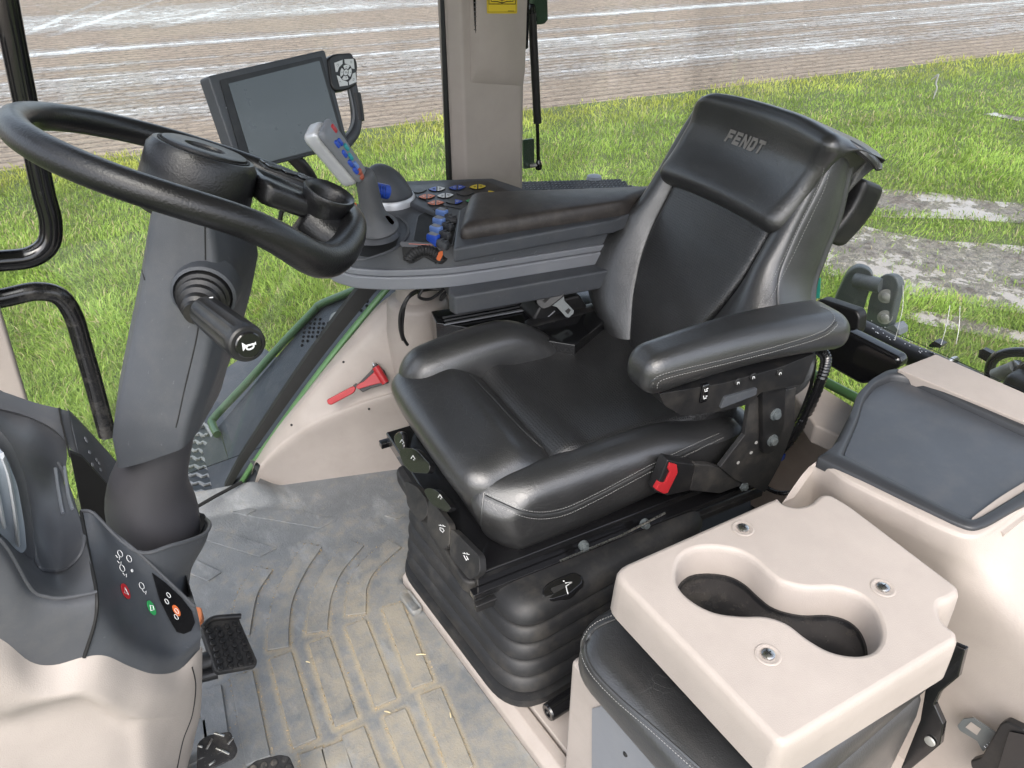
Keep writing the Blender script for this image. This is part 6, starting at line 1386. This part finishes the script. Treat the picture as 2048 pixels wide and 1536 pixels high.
for a_, b_ in ((1500, 1165), (1378, 1182)):
    p = at(a_, b_, z=PZ - .068); obj('cup_spring', rbox(p - [.012, .006, .012], p + [.012, .006, .008], .004, 3), M['matte'], liner, ang=None)
for (px, py) in ((1486, 1057), (1766, 1176), (1536, 1310)):
    p = at(px, py, z=PZ)
    obj('screw_dish', lathe([(.0185, .0006), (.0165, .0022), (.0140, .0006), (.0115, .0004)], p, (0, 0, 1), 28, cap=False), M['beige'], shell, ang=80)
    sc = obj('screw', lathe([(.0095, .0006), (.0092, .003), (.006, .0048), (.0, .005)], p, (0, 0, 1), 24), M['steel'], shell)
    obj('screw_cross', join(box(p + [-.0045, -.0009, .0045], p + [.0045, .0009, .0054]), box(p + [-.0009, -.0045, .0045], p + [.0009, .0045, .0056])), M['dark'], sc, smooth=False)
# leather back cushion under the shell and seat cushion below
bcush = [at(a, b, z=PZ - .085) for a, b in ((1262, 1205), (1640, 1040), (1895, 1290), (1600, 1500))]
x0, x1, y0, y1 = pA[0] + .02, pB[0] - .04, pD[1] + .02, pA[1] - .02
obj('back_frame', rbox((x0 + .01, y0 + .01, .455), (x1 + .05, y1 - .01, .525), .012, 6), M['black'], ps, ang=None)
def f_pc(p): 
    p[:, 2] += .006 * (1 - np.abs((p[:, 1] - .40) / .25) ** 4) * (p[:, 2] > .42); return p
y0 = pD[1] + .02
g_pc = rbox((.522, y0 - .035, .395), (1.0, .632, .474), .034, 20, f_pc); 
# round the far front corner like the photographed cushion
def f_corner(v):
    v = v.copy(); c = np.array([.522 + .09, .632 - .09]); m = (v[:, 0] < c[0]) & (v[:, 1] > c[1]); q = v[m, :2] - c; q[:, 0] = -q[:, 0]
    mx = np.max(np.abs(q), axis=1); L = np.linalg.norm(q, axis=1); k = np.where(L > 1e-6, mx / np.maximum(L, 1e-6), 1); q = q * k[:, None]; q[:, 0] = -q[:, 0]; v[m, :2] = c + q; return v
g_pc = xf(g_pc, f_corner); sc_ = obj('seat_cushion', g_pc, M['leather'], ps, ang=None)
spc = Surf(g_pc)
for pts, m_ in (([(1240, 1226), (1195, 1244), (1172, 1266), (1162, 1300), (1180, 1345), (1230, 1400), (1300, 1460), (1400, 1550)], 1), ([(1242, 1234), (1200, 1251), (1180, 1270), (1171, 1300), (1188, 1342), (1238, 1395), (1308, 1455), (1410, 1545)], 0)):
    q = spc.path(pts, .0006)
    if len(q) > 5:
        obj('stitching' if m_ else 'seam', dashes(q, .005) if m_ else tube(q, .0022, 6), M['thread'] if m_ else M['leather2'], sc_)
obj('side_cushion', rbox((x0 + .06, y0 - .020, .445), (x1 + .04, y0 + .08, .525), .03, 12, lambda p: p + np.stack([0 * p[:, 0], .02 * np.cos((p[:, 2] - .36) / .155 * np.pi * 2), 0 * p[:, 0]], 1) * (p[:, 1:2] < y0 + .03)), M['leather2'], ps, ang=None)
obj('side_cushion', rbox((x0 + .0, y0 - .045, .14), (x1 + .02, y0 + .08, .44), .045, 12), M['leather2'], ps, ang=None)
obj('base_front', prism([(.545, .62, .0), (.545, .62, .40), (.545, y0 + .02, .40), (.545, y0 + .02, .0)], (.03, 0, 0)), M['beige2'], ps, bev=.01)
obj('base_block', rbox((.56, y0 + .04, .0), (.95, .61, .40), .02, 5), M['beige2'], ps, ang=None)
obj('base_inset', prism([(.5425, .555, .345), (.5425, .53, .385), (.5425, y0 + .04, .385), (.5425, y0 + .04, .05), (.5425, .53, .05)], (.004, 0, 0)), M['silver'], ps)
obj('screw', lathe([(.005, 0), (.004, .002)], (.5425, .47, .33), (-1, 0, 0), 12), M['dark'], ps)
obj('hinge_bracket', prism([at(a, b, x=pB[0] - .02) for a, b in ((1906, 1290), (1930, 1300), (1916, 1355), (1880, 1385), (1868, 1410), (1886, 1450), (1880, 1490), (1820, 1540), (1800, 1540), (1840, 1440), (1850, 1380))], (.012, 0, 0)), M['gloss'], ps, bev=.002)
obj('bolt', lathe([(.009, 0), (.008, .003), (.0, .004)], at(1860, 1482, x=pB[0] - .022), (-1, 0, 0), 18), M['galv'], ps)

# ---------------------------------------------------------------- beige wheel arch console with tray
fc = thing('fender_console', 'beige wheel arch console with a grey rubber tray mat on top', 'console', (1.3, .5, 0))
fz = lambda px, py, z=.598: at(px, py, z=z)
ctop = [fz(1566, 1005, .54), fz(1634, 922, .59), fz(1700, 958), fz(1800, 1008), fz(1890, 1052), fz(1944, 1068), fz(1985, 1052), fz(2080, 985), fz(2300, 860)]
dirs = [(-.9, .1), (-1, .1), (-1, 0), (-1, 0), (-1, 0), (-.8, -.6), (-.2, -1), (0, -1), (0, -1)]
lv = [(-.03, .0, 0), (-.002, .0, 0), (.004, -.004, 0), (.007, -.012, 0), (.008, -.04, 0), (.002, -.07, 0), (-.006, -.12, .0), (-.002, -.24, .01), (.006, -.30, .05), (.016, -.36, .09), (.03, -.62, .10)]
fl_ = [0, 0, .05, .2, .5, 1, 1.2, 1.2, 1.2]
foot = [None] * 5 + [(1.115, .29), (1.112, .13), (1.11, -.12), (1.11, -.55)]
def wall_pt(c, d, t, o, z):
    p = c + np.array([d[0], d[1], 0]) * o
    if t is not None:
        w = float(sst(-z, .005, .16)); p = p * (1 - w) + np.array([t[0], t[1], c[2]]) * w
    return p + [0, 0, z]
rows = [[wall_pt(c, d, t, o, z) for c, d, t in zip(ctop, dirs, foot)] for o, z, e in lv]
obj('front_wall', patch(rows, 5), M['beige'], fc, ang=None)
tr_o = rounded([fz(a, b, .601) for a, b in ((1634, 926), (1655, 905), (1700, 812), (1732, 768), (1790, 738), (1830, 742), (2080, 862), (2330, 900), (2090, 985), (1985, 1050), (1945, 1064), (1890, 1050))], [.01, .01, .03, .03, .03, .03, .02, .02, .02, .03, .03, .03], 5)
PO = [(1633, 916), (1662, 900), (1680, 868), (1699, 830), (1712, 792), (1740, 762), (1773, 742), (1800, 738), (2080, 862), (2330, 900), (2090, 985), (1976, 1052), (1945, 1062), (1912, 1050)]
PI = [(1690, 908), (1696, 888), (1706, 866), (1718, 838), (1730, 796), (1752, 768), (1788, 753), (1820, 758), (2080, 878), (2310, 915), (2085, 955), (1962, 1030), (1944, 1038), (1926, 1032)]
q2_ = lambda P, z: rounded([fz(a, b, .601) for a, b in P], [.006] + [.02] * 12 + [.02], 4) + [0, 0, z]
mixp = lambda t: [(a + (c - a) * t, b + (d - b) * t) for (a, b), (c, d) in zip(PO, PI)]
rim_ = loft([q2_(PO, -.02), q2_(PO, .001), q2_(mixp(.08), .004), q2_(mixp(.62), .0045), q2_(mixp(.78), .003), q2_(mixp(.92), -.002), q2_(PI, -.018)], cap=False)
obj('tray_rim', rim_, plastic('tray_edge', (.030, .032, .036), .4, var=.08), fc, ang=60)
tm = obj('tray_mat', loft([q2_(PI, -.026), q2_(PI, -.011)]), M['traymat'], fc)
obj('rear_deck', prism(rounded([fz(a, b, .612) for a, b in ((1795, 738), (1872, 708), (2070, 795), (2330, 900), (2330, 930), (2060, 848))], .004), (0, 0, -.05)), M['beige'], fc, bev=.006)
obj('core', prism([(1.20, .62, .0), (1.20, .30, .0), (1.52, .30, .0), (1.52, .62, .0), (1.40, .64, .0)], (0, 0, .585)), M['beige'], fc)
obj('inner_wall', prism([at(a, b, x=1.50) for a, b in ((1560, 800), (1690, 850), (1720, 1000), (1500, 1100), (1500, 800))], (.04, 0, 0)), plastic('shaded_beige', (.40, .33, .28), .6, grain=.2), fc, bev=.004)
obj('sill', prism([at(a, b, z=.50) for a, b in ((1575, 770), (1600, 745), (1720, 820), (1700, 880), (1630, 850))], (0, 0, -.05)), M['beige'], fc, bev=.006)
tag(obj('window_bar', join(tube([at(a, b, x=1.72) for a, b in ((1560, 700), (1640, 758), (1720, 800), (1800, 840))], .014, 10)), M['green']), 'green lower frame bar of the rear window behind the latch housing', 'window frame')
tag(obj('blue_clip', rbox(at(1558, 912, z=.28) - [.012, .012, .01], at(1558, 912, z=.28) + [.012, .012, .01], .004, 3), M['blue']), 'small blue clip on the wall behind the armrest bracket', 'clip')
tag(obj('coiled_cable', tube([at(a, b, z=.2) for a, b in ((1520, 955), (1535, 975), (1560, 985), (1585, 985))], [.006 + .0012 * (i % 2) for i in range(46)][:46], 8) if False else tube(catmull([at(a, b, z=.2) for a, b in ((1516, 952), (1532, 974), (1560, 986), (1590, 984))], 15), [.0052 + .0014 * (i % 2) for i in range(46)], 10), M['gloss']), 'black corrugated cable on the floor behind the seat frame', 'cable')
# latch housing at the rear window
lt = thing('window_latch', 'black moulded latch housing at the foot of the rear window', 'latch', tuple(at(1700, 700, x=1.62)))
obj('upper_box', prism(rounded([at(a, b, x=1.62) for a, b in ((1606, 618), (1640, 598), (1712, 622), (1719, 634), (1716, 662), (1700, 690), (1610, 690))], .01), (.035, 0, 0)), M['black'], lt, bev=.006)
obj('lower_box', prism(rounded([at(a, b, x=1.56) for a, b in ((1650, 672), (1690, 662), (1796, 716), (1800, 734), (1745, 766), (1720, 770), (1650, 730))], .012), (.04, 0, 0)), M['gloss'], lt, bev=.012)
obj('screw', lathe([(.006, 0), (.005, .003)], at(1681, 612, x=1.64) + [0, 0, .002], (0, 0, 1), 12), M['dark'], lt)
# belt tongue of the passenger seat
bt = thing('passenger_belt', 'steel seat belt tongue with black belt stop hanging on the beige wall', 'seat belt', tuple(at(1980, 1480, x=1.08)))
bx = lambda px, py, d=0.: at(px, py, x=1.088 - d)
obj('metal_tongue', prism(rounded([bx(*q) for q in ((1916, 1450), (1928, 1436), (1948, 1434), (1990, 1462), (2000, 1470), (1968, 1502), (1962, 1492), (1956, 1480), (1922, 1460))], .003), (-.003, 0, 0)), M['hitch'], bt, bev=.0008)
obj('tongue_slot', prism([bx(a, b, .0034) for a, b in ((1931, 1454), (1942, 1444), (1962, 1458), (1954, 1470))], (-.0006, 0, 0)), M['beige2'], bt)
obj('stamped_digits', join(*[tube([bx(1968 + i * 5, 1492 - i * 4, .0036), bx(1972 + i * 5, 1496 - i * 4, .0036)], .0005, 4) for i in range(6)]), M['steel'], bt)
obj('belt_stop', prism(rounded([bx(a, b, .002) for a, b in ((2010, 1438), (2022, 1432), (2060, 1450), (2060, 1530), (1985, 1560), (1952, 1525), (1950, 1512), (1972, 1505))], .004), (-.016, 0, 0)), M['black'], bt, bev=.003)
obj('webbing', prism([bx(a, b, .019) for a, b in ((2020, 1462), (2060, 1470), (2060, 1560), (1990, 1560))], (-.002, 0, 0)), M['gloss'], bt)

# ---------------------------------------------------------------- behind the tractor: link arm lugs, hose, couplings
hi = thing('hitch_lug', 'dark grey steel hitch lug pair with bolted pins behind the rear window', 'hitch', tuple(at(1740, 640, x=2.5)))
HX = 2.5
hl = lambda pts: [at(a, b, x=HX) for a, b in pts]
lugA = rounded(hl(((1660, 640), (1668, 600), (1694, 545), (1716, 531), (1740, 540), (1748, 556), (1736, 590), (1716, 660))), .03, 6)
lugB = rounded(hl(((1728, 655), (1736, 600), (1752, 560), (1770, 546), (1790, 552), (1797, 572), (1790, 600), (1778, 650), (1760, 668))), .03, 6)
obj('lug', prism(lugA, (.03, .02, 0)), M['hitch'], hi, bev=.006)
obj('lug', prism(lugB - np.array([.10, .02, 0]) * 0, (.03, -.01, 0)), M['hitch'], hi, bev=.006)
obj('cross_pin', tube(hl(((1712, 560), (1765, 572))), .028, 16), M['hitch'], hi)
for a_, b_ in ((1772, 592), (1770, 634)):
    p = at(a_, b_, x=HX - .002); obj('pin_washer', lathe([(.026, 0), (.026, .005), (.014, .006), (.014, .016), (.011, .018)], p, (-.85, -.5, .1), 6 if False else 22), M['galv'], hi)
obj('end_block', prism(hl(((1766, 656), (1788, 650), (1797, 660), (1797, 672), (1780, 676), (1768, 668))), (.06, 0, 0)), M['silver'], hi, bev=.003)
hz_ = thing('hydraulic_hose', 'thick dark rubber hose with water drops behind the rear window', 'hose', tuple(at(1850, 710, x=2.2)))
hp = catmull([at(a, b, x=2.2) for a, b in ((1690, 640), (1740, 668), (1800, 700), (1860, 725), (1930, 756), (2010, 795), (2090, 830))], 6)
obj('hose', tube(hp, .034, 20), plastic('wet_rubber', (.028, .028, .027), .32, grain=.4, gscale=200, var=.3), hz_)
dr = []
for i in range(60):
    t = random.random() ** 1.5 * .6; q = hp[int(t * (len(hp) - 1))]; o = np.array([random.uniform(-.03, .03), random.uniform(-.02, .02), .033]); dr.append(lathe([(.0022, 0), (.0018, .0012), (.0, .0018)], q + o * [1, 1, 1], (0, 0, 1), 6))
obj('water_drops', join(*dr), M['white'], hz_)
hcl = thing('hose_clamp', 'bright steel hose clamp with black bracket on the rear hose', 'clamp', tuple(at(1900, 735, x=2.2)))
cpt = at(1900, 738, x=2.2); cd = (hp[20] - hp[18]); a, b, d = axes_of(cd)
obj('band', tube([cpt + .037 * (math.cos(t) * a + math.sin(t) * b) for t in np.linspace(0, 2 * np.pi, 28, endpoint=False)], .006, 8, closed=True), M['steel'], hcl)
obj('bracket', prism([at(q, w, x=2.2) for q, w in ((1858, 690), (1868, 682), (1884, 690), (1880, 696), (1858, 694))], (.03, 0, 0)), M['gloss'], hcl)
cp = thing('coupling', 'silver hydraulic coupling with black hoses at the right edge', 'coupling', tuple(at(2000, 745, x=2.1)))
obj('silver_body', tube([at(1990, 752, x=2.1), at(2030, 736, x=2.1)], .020, 18), M['galv'], cp)
obj('silver_nut', lathe([(.024, 0), (.024, .02), (.018, .022)], at(2026, 738, x=2.1), _r, 6), M['steel'], cp)
obj('black_hose', tube([at(a, b, x=2.15) for a, b in ((1980, 760), (1982, 728), (2000, 710), (2035, 704), (2080, 708))], .014, 12, k=6), M['gloss'], cp)
obj('black_hose', tube([at(a, b, x=2.1) for a, b in ((2030, 760), (2040, 742), (2080, 722))], .017, 12, k=6), M['gloss'], cp)
obj('black_cap', rbox(at(2060, 775, x=2.08) - [.06, .05, .05], at(2060, 775, x=2.08) + [.06, .05, .04], .02, 5), M['black'], cp, ang=None)
obj('mount_plate', prism([at(q, w, x=2.3) for q, w in ((1958, 700), (1966, 698), (1990, 710), (1984, 740), (1975, 725), (1956, 714))], (.02, 0, 0)), M['gloss'], cp)
tag(obj('green_decal', prism([at(a, b, x=1.912) for a, b in ((1622, 556), (1641, 556), (1639, 596), (1616, 600))], (.0012, 0, 0)), plastic('mint_decal', (.05, .45, .36), .5)), 'mint green decal on the rear glass beside the backrest edge', 'decal')
